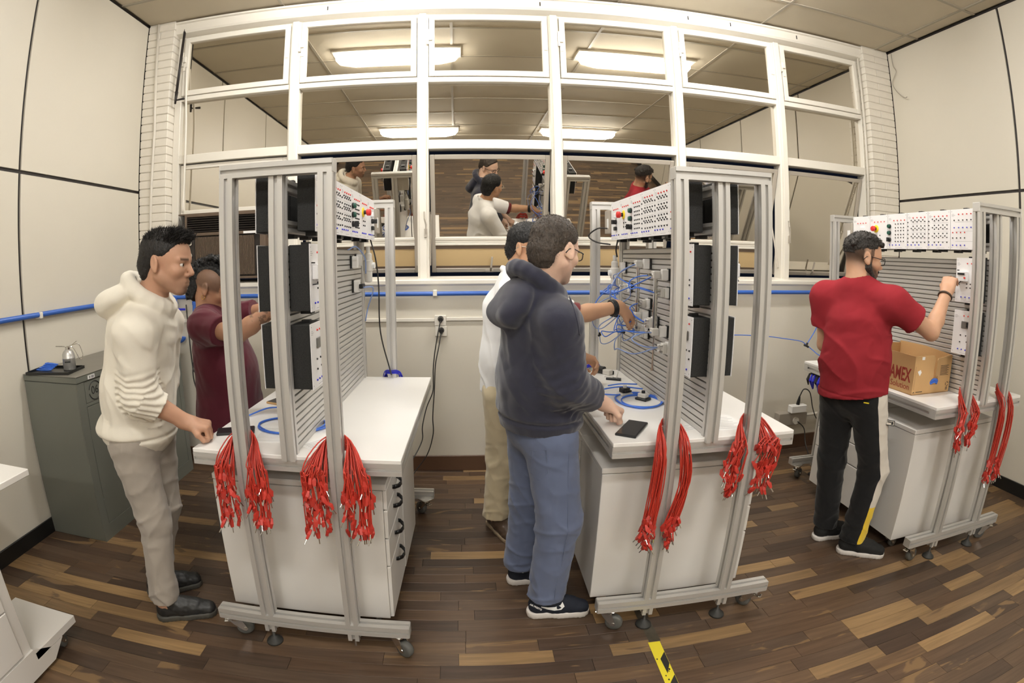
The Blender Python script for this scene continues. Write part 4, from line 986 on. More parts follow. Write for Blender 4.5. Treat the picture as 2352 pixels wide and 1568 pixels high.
# ---------------------------------------------------------------- people: bodies and clothes grown as one smooth surface each
f32 = np.float32
class Field:
    """A blended distance field on a grid; mesh() gives one continuous surface."""
    def __init__(s, lo, hi, h):
        s.h = h; s.lo = np.array(lo, float); n = np.ceil((np.array(hi, float) - s.lo) / h).astype(int) + 1
        s.n = n; s.d = np.full(n, 9.0, f32)
        s.ax = [(s.lo[i] + np.arange(n[i]) * h).astype(f32) for i in range(3)]
    def sub(s, lo, hi):
        a = np.clip(np.floor((np.array(lo) - s.lo) / s.h).astype(int), 0, s.n); b = np.clip(np.ceil((np.array(hi) - s.lo) / s.h).astype(int) + 1, 0, s.n)
        sl = tuple(slice(a[i], b[i]) for i in range(3))
        return sl, s.ax[0][sl[0]][:, None, None], s.ax[1][sl[1]][None, :, None], s.ax[2][sl[2]][None, None, :]
    def put(s, sl, e, k, op='u'):
        d = s.d[sl]
        if op == 'u':
            if k > 0:
                t = np.clip(.5 + .5 * (e - d) / k, 0, 1); s.d[sl] = e + (d - e) * t - k * t * (1 - t)
            else: s.d[sl] = np.minimum(d, e)
        elif op == 's':
            e = -e
            t = np.clip(.5 - .5 * (d - e) / k, 0, 1) if False else np.clip(.5 + .5 * (d - e) / k, 0, 1)
            s.d[sl] = e + (d - e) * t + k * t * (1 - t)
    def rc(s, p0, p1, r0, r1=None, k=.02, op='u', lat=None, f=1.0):
        """round cone; lat/f: wider by f along direction lat."""
        r1 = r0 if r1 is None else r1
        p0, p1 = np.array(p0, float), np.array(p1, float); R = max(r0, r1) * max(f, 1) + k + 3 * s.h
        sl, X, Y, Z = s.sub(np.minimum(p0, p1) - R, np.maximum(p0, p1) + R)
        if s.d[sl].size == 0: return s
        ab = p1 - p0
        X, Y, Z = X - p0[0], Y - p0[1], Z - p0[2]
        if lat is not None:
            l = np.array(lat, float); l /= np.linalg.norm(l); g = 1 / f - 1
            q = (X * l[0] + Y * l[1] + Z * l[2]) * g
            X, Y, Z = X + q * l[0], Y + q * l[1], Z + q * l[2]; ab = ab + (ab @ l) * g * l
        L2 = ab @ ab + 1e-12
        t = np.clip((X * ab[0] + Y * ab[1] + Z * ab[2]) / L2, 0, 1).astype(f32)
        e = np.sqrt((X - t * ab[0]) ** 2 + (Y - t * ab[1]) ** 2 + (Z - t * ab[2]) ** 2) - (r0 + t * (r1 - r0))
        s.put(sl, e.astype(f32), k, op); return s
    def el(s, c, r, A=None, k=.02, op='u'):
        """ellipsoid; A: rows are its axes."""
        c = np.array(c, float); r = np.array(r, float); A = np.eye(3) if A is None else np.array(A, float); R = r.max() + k + 3 * s.h
        sl, X, Y, Z = s.sub(c - R, c + R)
        if s.d[sl].size == 0: return s
        X, Y, Z = X - c[0], Y - c[1], Z - c[2]
        q = [(X * A[i, 0] + Y * A[i, 1] + Z * A[i, 2]) / r[i] for i in range(3)]
        k0 = np.sqrt(q[0] ** 2 + q[1] ** 2 + q[2] ** 2); k1 = np.sqrt((q[0] / r[0]) ** 2 + (q[1] / r[1]) ** 2 + (q[2] / r[2]) ** 2) + 1e-6
        s.put(sl, (k0 * (k0 - 1) / k1).astype(f32), k, op); return s
    def cut(s, p, nrm, k=.0):
        """remove the side the normal points to."""
        p = np.array(p, float); n = np.array(nrm, float); n /= np.linalg.norm(n)
        e = (s.ax[0][:, None, None] - p[0]) * n[0] + (s.ax[1][None, :, None] - p[1]) * n[1] + (s.ax[2][None, None, :] - p[2]) * n[2]
        s.d = np.maximum(s.d, e.astype(f32)); return s
    def cutcap(s, p0, axis, near, length):
        """remove what lies beyond p0 along axis, but only within `near` of the axis and `length` of it (a sleeve or leg end)."""
        p0 = np.array(p0, float); a = np.array(axis, float); a /= np.linalg.norm(a); R = near + length
        sl, X, Y, Z = s.sub(p0 - R, p0 + R)
        X, Y, Z = X - p0[0], Y - p0[1], Z - p0[2]
        t = X * a[0] + Y * a[1] + Z * a[2]; rad = np.sqrt(np.maximum(X * X + Y * Y + Z * Z - t * t, 0))
        d = s.d[sl]; m = (rad < near) & (t < length)
        s.d[sl] = np.where(m, np.maximum(d, t), d).astype(f32); return s
    def displace(s, fn, band=.03):
        i = np.nonzero(np.abs(s.d) < band); P = np.stack([s.ax[k][i[k]] for k in range(3)], 1)
        s.d[i] += fn(P).astype(f32); return s
    def arrays(s):
        d = s.d; ins = d < 0
        c = np.zeros(tuple(s.n - 1), np.uint8)
        for a in (0, 1):
            for b in (0, 1):
                for e in (0, 1): c += ins[a:s.n[0] - 1 + a, b:s.n[1] - 1 + b, e:s.n[2] - 1 + e]
        act = (c > 0) & (c < 8); I = np.nonzero(act); N = len(I[0])
        idx = np.full(act.shape, -1, np.int32); idx[I] = np.arange(N)
        acc = np.zeros((N, 3), f32); cnt = np.zeros(N, f32)
        corners = [(a, b, e) for a in (0, 1) for b in (0, 1) for e in (0, 1)]
        val = {q: d[I[0] + q[0], I[1] + q[1], I[2] + q[2]] for q in corners}
        for q in corners:
            for x in range(3):
                if q[x] == 0:
                    w = list(q); w[x] = 1; w = tuple(w); va, vb = val[q], val[w]; m = (va < 0) != (vb < 0)
                    t = np.where(m, va / np.where(m, va - vb, 1), 0).astype(f32)
                    p = np.zeros((N, 3), f32); p[:] = q; p[:, x] += t
                    acc[m] += p[m]; cnt[m] += 1
        V = (np.stack(I, 1) + acc / cnt[:, None]) * s.h + s.lo
        F = []
        for x in range(3):
            y, z = (x + 1) % 3, (x + 2) % 3
            sa = [slice(1, -1)] * 3; sb = [slice(1, -1)] * 3; sa[x] = slice(0, -1); sb[x] = slice(1, None)
            m = ins[tuple(sa)] != ins[tuple(sb)]; J = list(np.nonzero(m)); neg = ins[tuple(sa)][tuple(J)]
            J = [J[k] + (0 if k == x else 1) for k in range(3)]
            def cell(dy, dz):
                K_ = [None] * 3; K_[x] = J[x]; K_[y] = J[y] - dy; K_[z] = J[z] - dz
                return idx[tuple(K_)]
            q = np.stack([cell(1, 1), cell(0, 1), cell(0, 0), cell(1, 0)], 1)
            q[~neg] = q[~neg][:, ::-1]; F.append(q)
        F = np.concatenate(F); F = F[(F >= 0).all(1)]
        return V, F
    def mesh(s, name, mats, attr=None, mi=None):
        V, F = s.arrays()
        me = bpy.data.meshes.new(name); n, m = len(V), len(F)
        me.vertices.add(n); me.vertices.foreach_set('co', V.astype(f32).ravel())
        me.loops.add(4 * m); me.loops.foreach_set('vertex_index', F.astype(np.int32).ravel())
        me.polygons.add(m); me.polygons.foreach_set('loop_start', np.arange(0, 4 * m, 4, dtype=np.int32))
        me.polygons.foreach_set('use_smooth', np.ones(m, bool))
        for x in (mats if isinstance(mats, (list, tuple)) else [mats]): me.materials.append(x)
        if attr is not None:
            a = me.attributes.new('tone', 'FLOAT', 'POINT'); a.data.foreach_set('value', attr(V).astype(f32))
        if mi is not None: me.polygons.foreach_set('material_index', mi(V[F].mean(1)).astype(np.int32))
        me.update(calc_edges=True); me.validate()
        return me
_nr = np.random.RandomState(5)
def folds(scale, seed, stretch=(1, 1, 1), n=7):
    """smooth crumple noise, about -1..1."""
    r = np.random.RandomState(seed); S = np.array(stretch) * scale
    K_ = r.normal(size=(n, 3)); K_ /= np.linalg.norm(K_, axis=1)[:, None]; K_ *= (6.28 * S) * r.uniform(.6, 1.5, (n, 1)); W_ = r.normal(size=(n, 3)) * 4 * scale; ph = r.uniform(0, 6.28, (n, 2))
    def fn(P):
        o = 0
        for i in range(n): o = o + np.sin(P @ K_[i] + ph[i, 0] + 1.6 * np.sin(P @ W_[i] + ph[i, 1]))
        return o / (n * .55)
    return fn
def ridges(scale, seed, along=(0, 0, 1), thin=.28, n=5, warp=1.2):
    """soft cloth ridges (0..1) that run along a direction."""
    r = np.random.RandomState(seed); a = np.array(along, float); a /= np.linalg.norm(a); b = np.cross(a, [.31, .77, .55]); b /= np.linalg.norm(b); c = np.cross(a, b)
    base = [(r.uniform(-1, 1), r.uniform(.55, 1.5), r.uniform(0, 6.28)) for _ in range(n)]; W_ = r.normal(size=(n, 3)) * 3.2; ph = r.uniform(0, 6.28, n)
    def fn(P):
        x, y, z = P @ a, P @ b, P @ c; o = 0
        for i, (m, s, q) in enumerate(base): o = o + np.sin(6.28 * scale * s * (y * math.cos(m * 3) + z * math.sin(m * 3) + .22 * m * x) + q + warp * np.sin(P @ W_[i] * 1.3 + ph[i]))
        o = o / math.sqrt(n); return np.clip(1 - np.abs(o) / thin / 2.2, 0, 1) ** 1.5
    return fn
def ss(x, a, b):
    t = np.clip((x - a) / (b - a), 0, 1); return t * t * (3 - 2 * t)
def near(P, c, r): return np.exp(-((P - np.array(c)) ** 2).sum(1) / (r * r))
def segd(P, a, b):
    a, b = np.array(a), np.array(b); ab = b - a; t = np.clip((P - a) @ ab / (ab @ ab), 0, 1)
    return np.linalg.norm(P - a - t[:, None] * ab, axis=1), t
class Frame:
    def __init__(s, o, yaw, pitch=0, roll=0):
        """x forward, y left, z up; pitch > 0 looks down."""
        s.o = np.array(o, float); y, p, r = map(math.radians, (yaw, pitch, roll))
        Rz = np.array([[math.cos(y), -math.sin(y), 0], [math.sin(y), math.cos(y), 0], [0, 0, 1]])
        Ry = np.array([[math.cos(p), 0, math.sin(p)], [0, 1, 0], [-math.sin(p), 0, math.cos(p)]])
        Rx = np.array([[1, 0, 0], [0, math.cos(r), -math.sin(r)], [0, math.sin(r), math.cos(r)]])
        s.R = Rz @ Ry @ Rx
    def __call__(s, x, y, z): return s.o + s.R @ np.array([x, y, z], float)
    def v(s, x, y, z): return s.R @ np.array([x, y, z], float)
    def inv(s, P): return (P - s.o) @ s.R
    @property
    def A(s): return s.R.T
def skin_mat(name, col, stub):
    m = mat(name, col, .5, spec=.35, bump=(90, .06)); nt = m.node_tree; b = nt.nodes['Principled BSDF']; L = nt.links.new
    a = nt.nodes.new('ShaderNodeAttribute'); a.attribute_name = 'tone'
    tc = nt.nodes.new('ShaderNodeTexCoord'); n = nt.nodes.new('ShaderNodeTexNoise'); n.inputs['Scale'].default_value = 9; n.inputs['Detail'].default_value = 3; L(tc.outputs['Object'], n.inputs['Vector'])
    mr = nt.nodes.new('ShaderNodeMapRange'); L(n.outputs['Fac'], mr.inputs[0]); mr.inputs[1].default_value = .3; mr.inputs[2].default_value = .7; mr.inputs[3].default_value = .93; mr.inputs[4].default_value = 1.06
    sc = nt.nodes.new('ShaderNodeVectorMath'); sc.operation = 'SCALE'; sc.inputs[0].default_value = col; L(mr.outputs[0], sc.inputs['Scale'])
    mx = nt.nodes.new('ShaderNodeMix'); mx.data_type = 'RGBA'; L(a.outputs['Fac'], mx.inputs[0]); L(sc.outputs[0], mx.inputs[6]); mx.inputs[7].default_value = (*stub, 1)
    L(mx.outputs[2], b.inputs['Base Color'])
    b.inputs['Subsurface Weight'].default_value = .12; b.inputs['Subsurface Radius'].default_value = (.02, .008, .004); b.inputs['Subsurface Scale'].default_value = .3
    return m
def cloth_mat(name, col, rough=.85, weave=700, amt=.05, sheen=.2):
    return mat(name, col, rough, spec=.2, bump=(weave, .12), var=(5, amt), sheen=sheen)

def head_prims(F, H, k=.012, nose=1.0, jaw=1.0):
    a = H.A
    F.el(H(-.012, 0, .045), (.099, .0765, .084), a, .02)
    F.el(H(.02, 0, .02), (.078, .070, .085), a, .02)
    F.el(H(.034, 0, -.035), (.060, .058 * jaw, .072), a, .02)
    for s in (1, -1):
        F.rc(H(.0, s * .052 * jaw, -.045), H(.062, s * .018, -.094), .021, .018, .02)
        F.el(H(.066, s * .040, -.022), (.022, .022, .02), a, .02)
        F.rc(H(.076, s * .045, .022), H(.090, s * .012, .020), .010, .011, .012)           # brow
    F.el(H(.074, 0, -.097), (.019, .022, .016), a, .018)                                   # chin
    F.el(H(.078, 0, -.066), (.020, .030, .024), a, .015)                                   # mouth area
    for s in (1, -1):
        F.el(H(.094, s * .031, .003), (.014, .0165, .0115), a, .010, 's')                  # eye socket
        F.el(H(.0795, s * .031, .0125), (.0135, .0145, .0062), a, .004); F.el(H(.0790, s * .031, -.0075), (.0125, .0135, .0048), a, .004)   # lids
    F.rc(H(.091, 0, .014), H(.113 * nose + .002 * (1 - nose), 0, -.027), .0080, .0108, .008)
    for s in (1, -1): F.el(H(.098, s * .0105, -.036), (.010, .008, .008), a, .006)
    F.rc(H(.094, -.015, -.0615), H(.094, .015, -.0615), .0055, .0055, .006)
    F.rc(H(.0925, -.013, -.0725), H(.0925, .013, -.0725), .0062, .0062, .006)
    F.rc(H(.101, -.018, -.067), H(.101, .018, -.067), .0022, .0022, .004, 's')
    for s in (1, -1):                                                                       # ears
        E_ = Frame(H(-.008, s * .077, -.002), 0); R = H.R @ Frame((0, 0, 0), s * 24, -14).R
        A = R.T; c = H(-.010, s * .080, .0)
        F.el(c, (.021, .0085, .032), A, .006)
        F.el(c + R @ np.array([.003, s * .009, .004]), (.012, .006, .019), A, .004, 's')
        F.el(c + R @ np.array([.004, s * .001, -.026]), (.010, .006, .010), A, .006)
def eyes(par, H, skinm, iris=(.05, .03, .02)):
    for s in (1, -1):
        c = H(.0795, s * .031, .0035)
        e = MB().lathe([(.0005, -.0115), (.006, -.0098), (.0098, -.006), (.0115, 0), (.0098, .006), (.006, .0098), (.0005, .0115)], n=14)
        o = e.build('eye', M['eye_white'], par, smooth=True, loc=c)
        d = H.v(1, 0, -.05); q = Vector(d).to_track_quat('Z', 'Y')
        i = MB().lathe([(.0052, .0104), (.0045, .0112), (.0005, .0118)], n=12, M=q.to_matrix().to_4x4()).build('iris', M['iris'], o, smooth=True)
M['eye_white'] = mat('eye_white', srgb(220, 214, 206), .25); M['iris'] = mat('dark_iris', srgb(44, 30, 22), .2)

def hand_prims(F, W, fd, pn, side, curl=(60, 70, 40), spreadv=.0, thumb=None, fingers=None, k=.006, s=1.0):
    """W wrist, fd towards the knuckles, pn palm normal, side = +1 when the thumb is at fd x pn.
    curl in degrees at knuckle, middle and end joint."""
    W = np.array(W, float); fd = np.array(fd, float); fd /= np.linalg.norm(fd); pn = np.array(pn, float); pn -= (pn @ fd) * fd; pn /= np.linalg.norm(pn)
    t = np.cross(fd, pn) * side                    # towards the thumb
    F.rc(W - fd * .02, W + fd * .02, .026 * s, .027 * s, .02, lat=t, f=1.25)
    for q in (-.030, -.011, .009, .029):
        F.rc(W + fd * .015 + t * q * .75, W + fd * (.084 - abs(q - .005) * .22) * s + t * q * s, .0155 * s, .0125 * s, .012)
    F.rc(W + fd * .02 + t * .018 + pn * .008, W + fd * .055 + t * .03 + pn * .01, .017 * s, .014 * s, .012)   # ball of the thumb
    F.rc(W + fd * .02 - t * .022 + pn * .008, W + fd * .05 - t * .028 + pn * .006, .014 * s, .012 * s, .012)
    cs = fingers or [curl] * 4
    for j, (q, L) in enumerate(((.029, (.040, .025, .020)), (.009, (.044, .028, .021)), (-.011, (.041, .026, .020)), (-.030, (.032, .020, .018)))):
        p = W + fd * (.084 - abs(q - .005) * .22) * s + t * q * s; a = 0
        r = (.0098, .0090, .0082, .0070) if j < 3 else (.0088, .0080, .0072, .0062)
        for m in range(3):
            a += math.radians(cs[j][m]); d = fd * math.cos(a) + pn * math.sin(a) + t * spreadv * (1.5 - j)
            d /= np.linalg.norm(d); p2 = p + d * L[m] * s; F.rc(p, p2, r[m] * s, r[m + 1] * s, k * .6); p = p2
    th = thumb or [(.55, .5, .55), (.8, .25, .35), (.9, .3, -.1)]
    p = W + fd * .03 * s + t * .03 * s + pn * .006
    for (L, r0, r1), (a, b, c) in zip(((.036, .0145, .0115), (.030, .011, .0098), (.024, .0098, .0075)), th):
        d = fd * a + t * b + pn * c; d /= np.linalg.norm(d); p2 = p + d * L * s; F.rc(p, p2, r0 * s, r1 * s, k); p = p2

def bounds(J, pad=.13):
    P = np.array([v for v in J.values()]); return P.min(0) - pad, P.max(0) + pad
def body_prims(F, J, B, H, g=0.0, legs=True):
    """B: trunk frame (x forward, y left). g: stoutness."""
    a = B.A; lat = B.v(0, 1, 0); fw = B.v(1, 0, 0)
    F.el(J['pelvis'], (.112 + g, .158 + g, .125), a, .05)
    mid = (np.array(J['pelvis']) + np.array(J['chest'])) / 2
    F.el(mid, (.104 + g * 1.3, .140 + g * 1.2, .17), a, .05)
    F.el(J['chest'], (.108 + g, .158 + g, .175), a, .05)
    F.rc(J['chest'] + np.array([0, 0, .06]), J['neck'], .085, .062, .05, lat=lat, f=1.25)
    for s in 'LR':
        S = np.array(J['sh' + s]); F.rc(J['neck'] + np.array([0, 0, .005]), S, .042, .046, .04)
        F.rc(S, J['el' + s], .047 + g * .25, .041 + g * .2, .03); E_ = np.array(J['el' + s]); W_ = np.array(J['wr' + s])
        m = E_ + (W_ - E_) * .3; F.rc(E_, m, .041, .042 + g * .2, .015); F.rc(m, W_, .042 + g * .2, .0275, .015)
        if legs:
            Hp = np.array(J['hp' + s]); K_ = np.array(J['kn' + s]); A_ = np.array(J['an' + s])
            F.rc(Hp, K_, .088 + g * .6, .056, .04); m = K_ + (A_ - K_) * .3
            F.rc(K_, m, .055, .055, .02); F.rc(m, A_, .055, .036, .02); F.rc(A_, A_ + np.array([0, 0, -.03]) + fw * .03, .034, .03, .02)
    F.rc(J['neck'] - np.array([0, 0, .02]), H(-.022, 0, -.05), .056, .050, .03)
    F.rc(J['neck'], H(-.04, 0, -.02), .048, .046, .03)

def shoe(par, heel, ang, L, up, solem, name='shoe', high=.0, label=None, sole_h=.03, toe_up=.0):
    """shoe resting on the floor from heel along ang (degrees)."""
    Q = Frame((heel[0], heel[1], 0), ang); s = L / .29
    lo, hi = Q(.14 * s, 0, 0) - .26, Q(.14 * s, 0, .06) + .26; lo[2] = -.012; hi[2] = .19
    F = Field(lo, hi, .0042); y = Q.v(0, 1, 0)
    F.rc(Q(.05 * s, 0, .052), Q(.13 * s, 0, .055), .038, .042, .02); F.rc(Q(.13 * s, .004, .05), Q(.243 * s, -.004, .036), .042, .034, .02, lat=y, f=1.12)
    F.rc(Q(.055 * s, 0, .06), Q(.065 * s, 0, .115 + high), .038, .040, .02); F.rc(Q(.09 * s, 0, .09), Q(.19 * s, 0, .06), .028, .028, .03)
    fn = folds(26, 3); F.displace(lambda P: .0012 * fn(P))
    F.cut(Q(0, 0, sole_h - .004), (0, 0, -1)); F.cut(Q(.06 * s, 0, .115 + high), (0, 0, 1))
    o = link(name, F.mesh(name, up), par)
    if label: o['label'] = label
    G = Field(lo, hi, .0042)
    G.rc(Q(.045 * s, 0, .018), Q(.15 * s, .003, .018), .042, .041, .02); G.rc(Q(.15 * s, .003, .018), Q(.238 * s, -.002, .018), .044, .042, .02, lat=y, f=1.06)
    G.displace(lambda P: .0010 * np.sin(Q.inv(P)[:, 0] * 330) * (P[:, 2] < .012))
    G.cut(Q(0, 0, 0.0), (0, 0, -1)); G.cut(Q(0, 0, sole_h), (0, 0, 1))
    link('sole', G.mesh('sole', solem), o)
    lc = MB()
    for i in range(4):
        x = (.115 + .021 * i) * s; z = .112 - .0125 * i
        lc.tube([Q(x, -.024, z - .012), Q(x + .004, 0, z), Q(x, .024, z - .012)], .0026, 5)
    lc.build('lace', up, o, kind='stuff')
    return o
def trousers(par, J, B, m, name, g=0.0, thigh=.10, knee=.072, hem=.068, hemz=.075, amp=.006, seed=1, mats=None, mi=None, waist=.05, lowfold=1.0, label=None, attr=None):
    P0 = np.array(J['pelvis']); K_ = {k: np.array(v) for k, v in J.items()}
    pts = {k: K_[k] for k in ('pelvis', 'hpL', 'hpR', 'knL', 'knR', 'anL', 'anR')}
    lo, hi = bounds(pts, .17); lo[2] = hemz - .02; hi[2] = P0[2] + .16
    F = Field(lo, hi, .0055); a = B.A
    F.el(P0, (.128 + g, .172 + g, .14), a, .04)
    for s in 'LR':
        F.rc(K_['hp' + s], K_['kn' + s], thigh, knee, .035); F.rc(K_['kn' + s], K_['an' + s], knee, hem, .03)
    big, fine = folds(5.0, seed, (1, 1, .8)), folds(12, seed + 9, (1, 1, 1.2)); l_ = B.v(.4, 1, 0); rg, rg2 = ridges(5.5, seed + 3, (l_[0], l_[1], .35), .3), ridges(4.5, seed + 5, (l_[0], l_[1], -.45), .3)
    def fn(P):
        w = .12 + 0 * P[:, 0]
        for s in 'LR':
            w = w + .7 * near(P, K_['kn' + s], .13) + lowfold * .9 * near(P, K_['an' + s] + np.array([0, 0, .05]), .12) + .45 * near(P, K_['hp' + s] - np.array([0, 0, .06]), .1)
        return -amp * (w * (1.25 * rg(P) + .9 * rg2(P)) + .25 * (np.abs(big(P)) - .4) + .08 * fine(P))
    F.displace(fn)
    for s in 'LR':
        F.cutcap(K_['an' + s] * np.array([1, 1, 0]) + np.array([0, 0, hemz]), (0, 0, -1), .15, .2)
    F.cut(P0 + np.array([0, 0, waist + .06]), (0, 0, 1))
    o = link(name, F.mesh(name, mats or m, mi=mi, attr=attr), par)
    if label: o['label'] = label
    return o
def glasses(par, H, m, w=.066):
    mb = MB()
    for s in (1, -1):
        c = H(.103, s * .033, .002); pts = [H(.103 - .012 * abs(math.cos(a)) * 0 - .006 * (math.cos(a) * s > .6), s * .033 + .026 * np.sign(math.cos(a)) * abs(math.cos(a)) ** .6 * s, .002 + .0175 * np.sign(math.sin(a)) * abs(math.sin(a)) ** .6) for a in np.linspace(0, 2 * PI, 20, endpoint=False)]
        mb.tube(pts, .0021, 6, closed=True)
    mb.tube([H(.103, .008, .006), H(.110, 0, .009), H(.103, -.008, .006)], .002, 6)
    o = mb.build('glasses', m, par, smooth=True, kind=None)
    for s in (1, -1):
        MB().tube([H(.101, s * .060, .010), H(.09, s * .071, .009), H(.0, s * .083, .012), H(-.018, s * .082, .004), H(-.03, s * .079, -.012)], .002, 6).build('temple', m, o, smooth=True)
    return o

# ---------------------------------------------------------------- the five people
def nj(**k): return {a: np.array(b, float) for a, b in k.items()}
def line_fn(pts):
    xs, zs = zip(*sorted(pts)); return lambda x: np.interp(x, xs, zs)
def hair(par, H, m, t, pts, top=(), noise=(60, .003), flat=1.0, name='hair', h=.004, back=0.0, shave=None):
    """short hair: a shell over the skull above a hairline z(x) in head coordinates, with extra tufts."""
    F = Field(H.o - .21, H.o + .21, h); a = H.A
    F.el(H(-.012, 0, .045), (.099 + t, .0765 + t * flat, .084 + t), a, .02); F.el(H(.018, 0, .024), (.078 + t * .8, .070 + t * flat, .085 + t), a, .02)
    F.rc(H(-.07, 0, -.01), H(-.062, 0, -.062), .045 + t + back, .04 + t * .6, .02, lat=H.v(0, 1, 0), f=1.25)
    for q in top: F.rc(H(*q[0]), H(*q[1]), q[2], q[3], .006)
    ln = line_fn(pts); fn = folds(noise[0], 4, (1, 1, .6)); fn2 = folds(noise[0] * 2.3, 8)
    F.displace(lambda P: -noise[1] * (.6 * fn(P) + .5 * fn2(P)), .02)
    X = np.stack(np.meshgrid(*F.ax, indexing='ij'), -1).reshape(-1, 3); q = H.inv(X)
    hz = q[:, 2] - ln(q[:, 0]); F.d = (F.d + ((t + .002) * (1 - ss(hz, .0, .035)) * (np.abs(F.d.reshape(-1)) < .05)).reshape(F.d.shape)).astype(f32)
    cut = -hz * .75 + .0016 * fn(X)
    if shave is not None: cut = np.maximum(cut, shave(q))
    F.d = np.maximum(F.d, cut.reshape(F.d.shape).astype(f32))
    return link(name, F.mesh(name, m), par)
HAIRLINE = [(-.13, -.075), (-.055, -.072), (-.035, -.03), (-.02, .010), (.018, .014), (.03, .020), (.045, .040), (.062, .064), (.08, .078), (.13, .085)]
def strands(par, H, hair_o, m, n, L, comb=(0, 0, 0), lift=1.0, zmin=-1, taper=.0013, seed=1, xr=(-1, 1), jit=.5):
    """fine hair standing on the hair cap; comb: direction in head coordinates; L: (short, long)."""
    me = hair_o.data; k = len(me.polygons); r = np.random.RandomState(seed)
    c = np.empty(3 * k, f32); me.polygons.foreach_get('center', c); nn = np.empty(3 * k, f32); me.polygons.foreach_get('normal', nn); c = c.reshape(-1, 3); nn = nn.reshape(-1, 3)
    q = H.inv(c.astype(float)); ok = np.nonzero((q[:, 2] > zmin) & (q[:, 0] > xr[0]) & (q[:, 0] < xr[1]) & ((nn @ H.R)[:, 2] > -.75))[0]; i = r.choice(ok, n)
    P = c[i] + r.normal(0, .0014, (n, 3)); N_ = nn[i] * lift + H.R @ np.array(comb, float) + r.normal(0, jit, (n, 3)) * .5; N_ /= np.linalg.norm(N_, axis=1)[:, None]
    l = r.uniform(L[0], L[1], n)[:, None]; u = np.cross(N_, r.normal(size=(n, 3))); u /= np.linalg.norm(u, axis=1)[:, None]; w = np.cross(N_, u)
    V = np.concatenate([P + u * taper - N_ * .003, P - u * taper * .5 + w * taper - N_ * .003, P - u * taper * .5 - w * taper - N_ * .003, P + N_ * l + r.normal(0, .15, (n, 3)) * l])
    a = np.arange(n); Fs = np.concatenate([np.stack([a, a + n, a + 3 * n], 1), np.stack([a + n, a + 2 * n, a + 3 * n], 1), np.stack([a + 2 * n, a, a + 3 * n], 1)])
    me2 = bpy.data.meshes.new('hair_strands'); me2.from_pydata(V.tolist(), [], Fs.tolist()); me2.materials.append(m); me2.update()
    return link('hair_strands', me2, hair_o, kind='stuff')
def hair_mat(name, col): return mat(name, col, .55, spec=.45, bump=(130, .6), var=(90, .35), stretch=(1, 1, .45))
def garment(par, name, F, m, cuts=(), mats=None, mi=None, label=None):
    for p, n in cuts: F.cut(p, n)
    o = link(name, F.mesh(name, mats or m, mi=mi), par)
    if label: o['label'] = label
    return o
def on_surface(o, target, frm=(0, 0, 1.56)):
    """point and normal where the line of sight to target meets o."""
    t = Vector(target) - Vector(frm); ok, p, n, i = o.ray_cast(Vector(frm), t.normalized())
    return (p, n) if ok else (Vector(target), -t.normalized())
def patch(o, name, target, w, h, m, up=(0, 0, 1), d=.0015, label=None, rot=0):
    p, n = on_surface(o, target); z = n.normalized(); x = Vector(up).cross(z).normalized(); y = z.cross(x)
    Mx = Matrix(((x.x, y.x, z.x, p.x), (x.y, y.y, z.y, p.y), (x.z, y.z, z.z, p.z), (0, 0, 0, 1))) @ Matrix.Rotation(rot, 4, 'Z')
    b = MB().box(-w / 2, w / 2, -h / 2, h / 2, -.004, d, .0008, M=Mx).build(name, m, o)
    if label: b['label'] = label
    return b, Mx
def person(label, F, J, skin, attr):
    me = F.mesh('person', skin, attr=attr)
    o = link('person', me); tag(o, label, 'person', 'men working at the stations'); return o
def sleeve(F, J, s, r0, r1, r2, upto=1.0, k=.055, lat=None):
    S, E_, W_ = J['sh' + s], J['el' + s], J['wr' + s]; F.rc(S, E_, r0, r1, k); F.rc(E_, E_ + (W_ - E_) * upto, r1, r2, .02)
def hood(F, N, B, size=1.0, drop=0.0, tilt=35, R=.092, r=.029, back=.105):
    """fallen hood: a roll round the neck, high behind and low at the throat, and a soft bag lying on the upper back."""
    L = []
    for a in np.linspace(0, 2 * PI, 19):
        x, y = math.cos(a), math.sin(a); L.append(N + B.v(x * R * (.86 if x < 0 else 1.0) - .006, y * R * 1.04, .022 - x * .052))
    t = math.radians(tilt); bx = np.array([-math.cos(t), 0, -math.sin(t)]); bz = np.array([-math.sin(t), 0, math.cos(t)])
    A = np.stack([B.v(*bx), B.v(0, 1, 0), B.v(*bz)]); c = N + B.v(-back, 0, -drop)
    F.el(c, (.100 * size, .135 * size, .052 * size), A, .018)
    e = c + A[0] * .055 * size
    F.rc(e + A[1] * .06 * size, e - A[1] * .06 * size, .045 * size, .045 * size, .035)
    for i in range(18): F.rc(L[i], L[i + 1], r, r, .014)
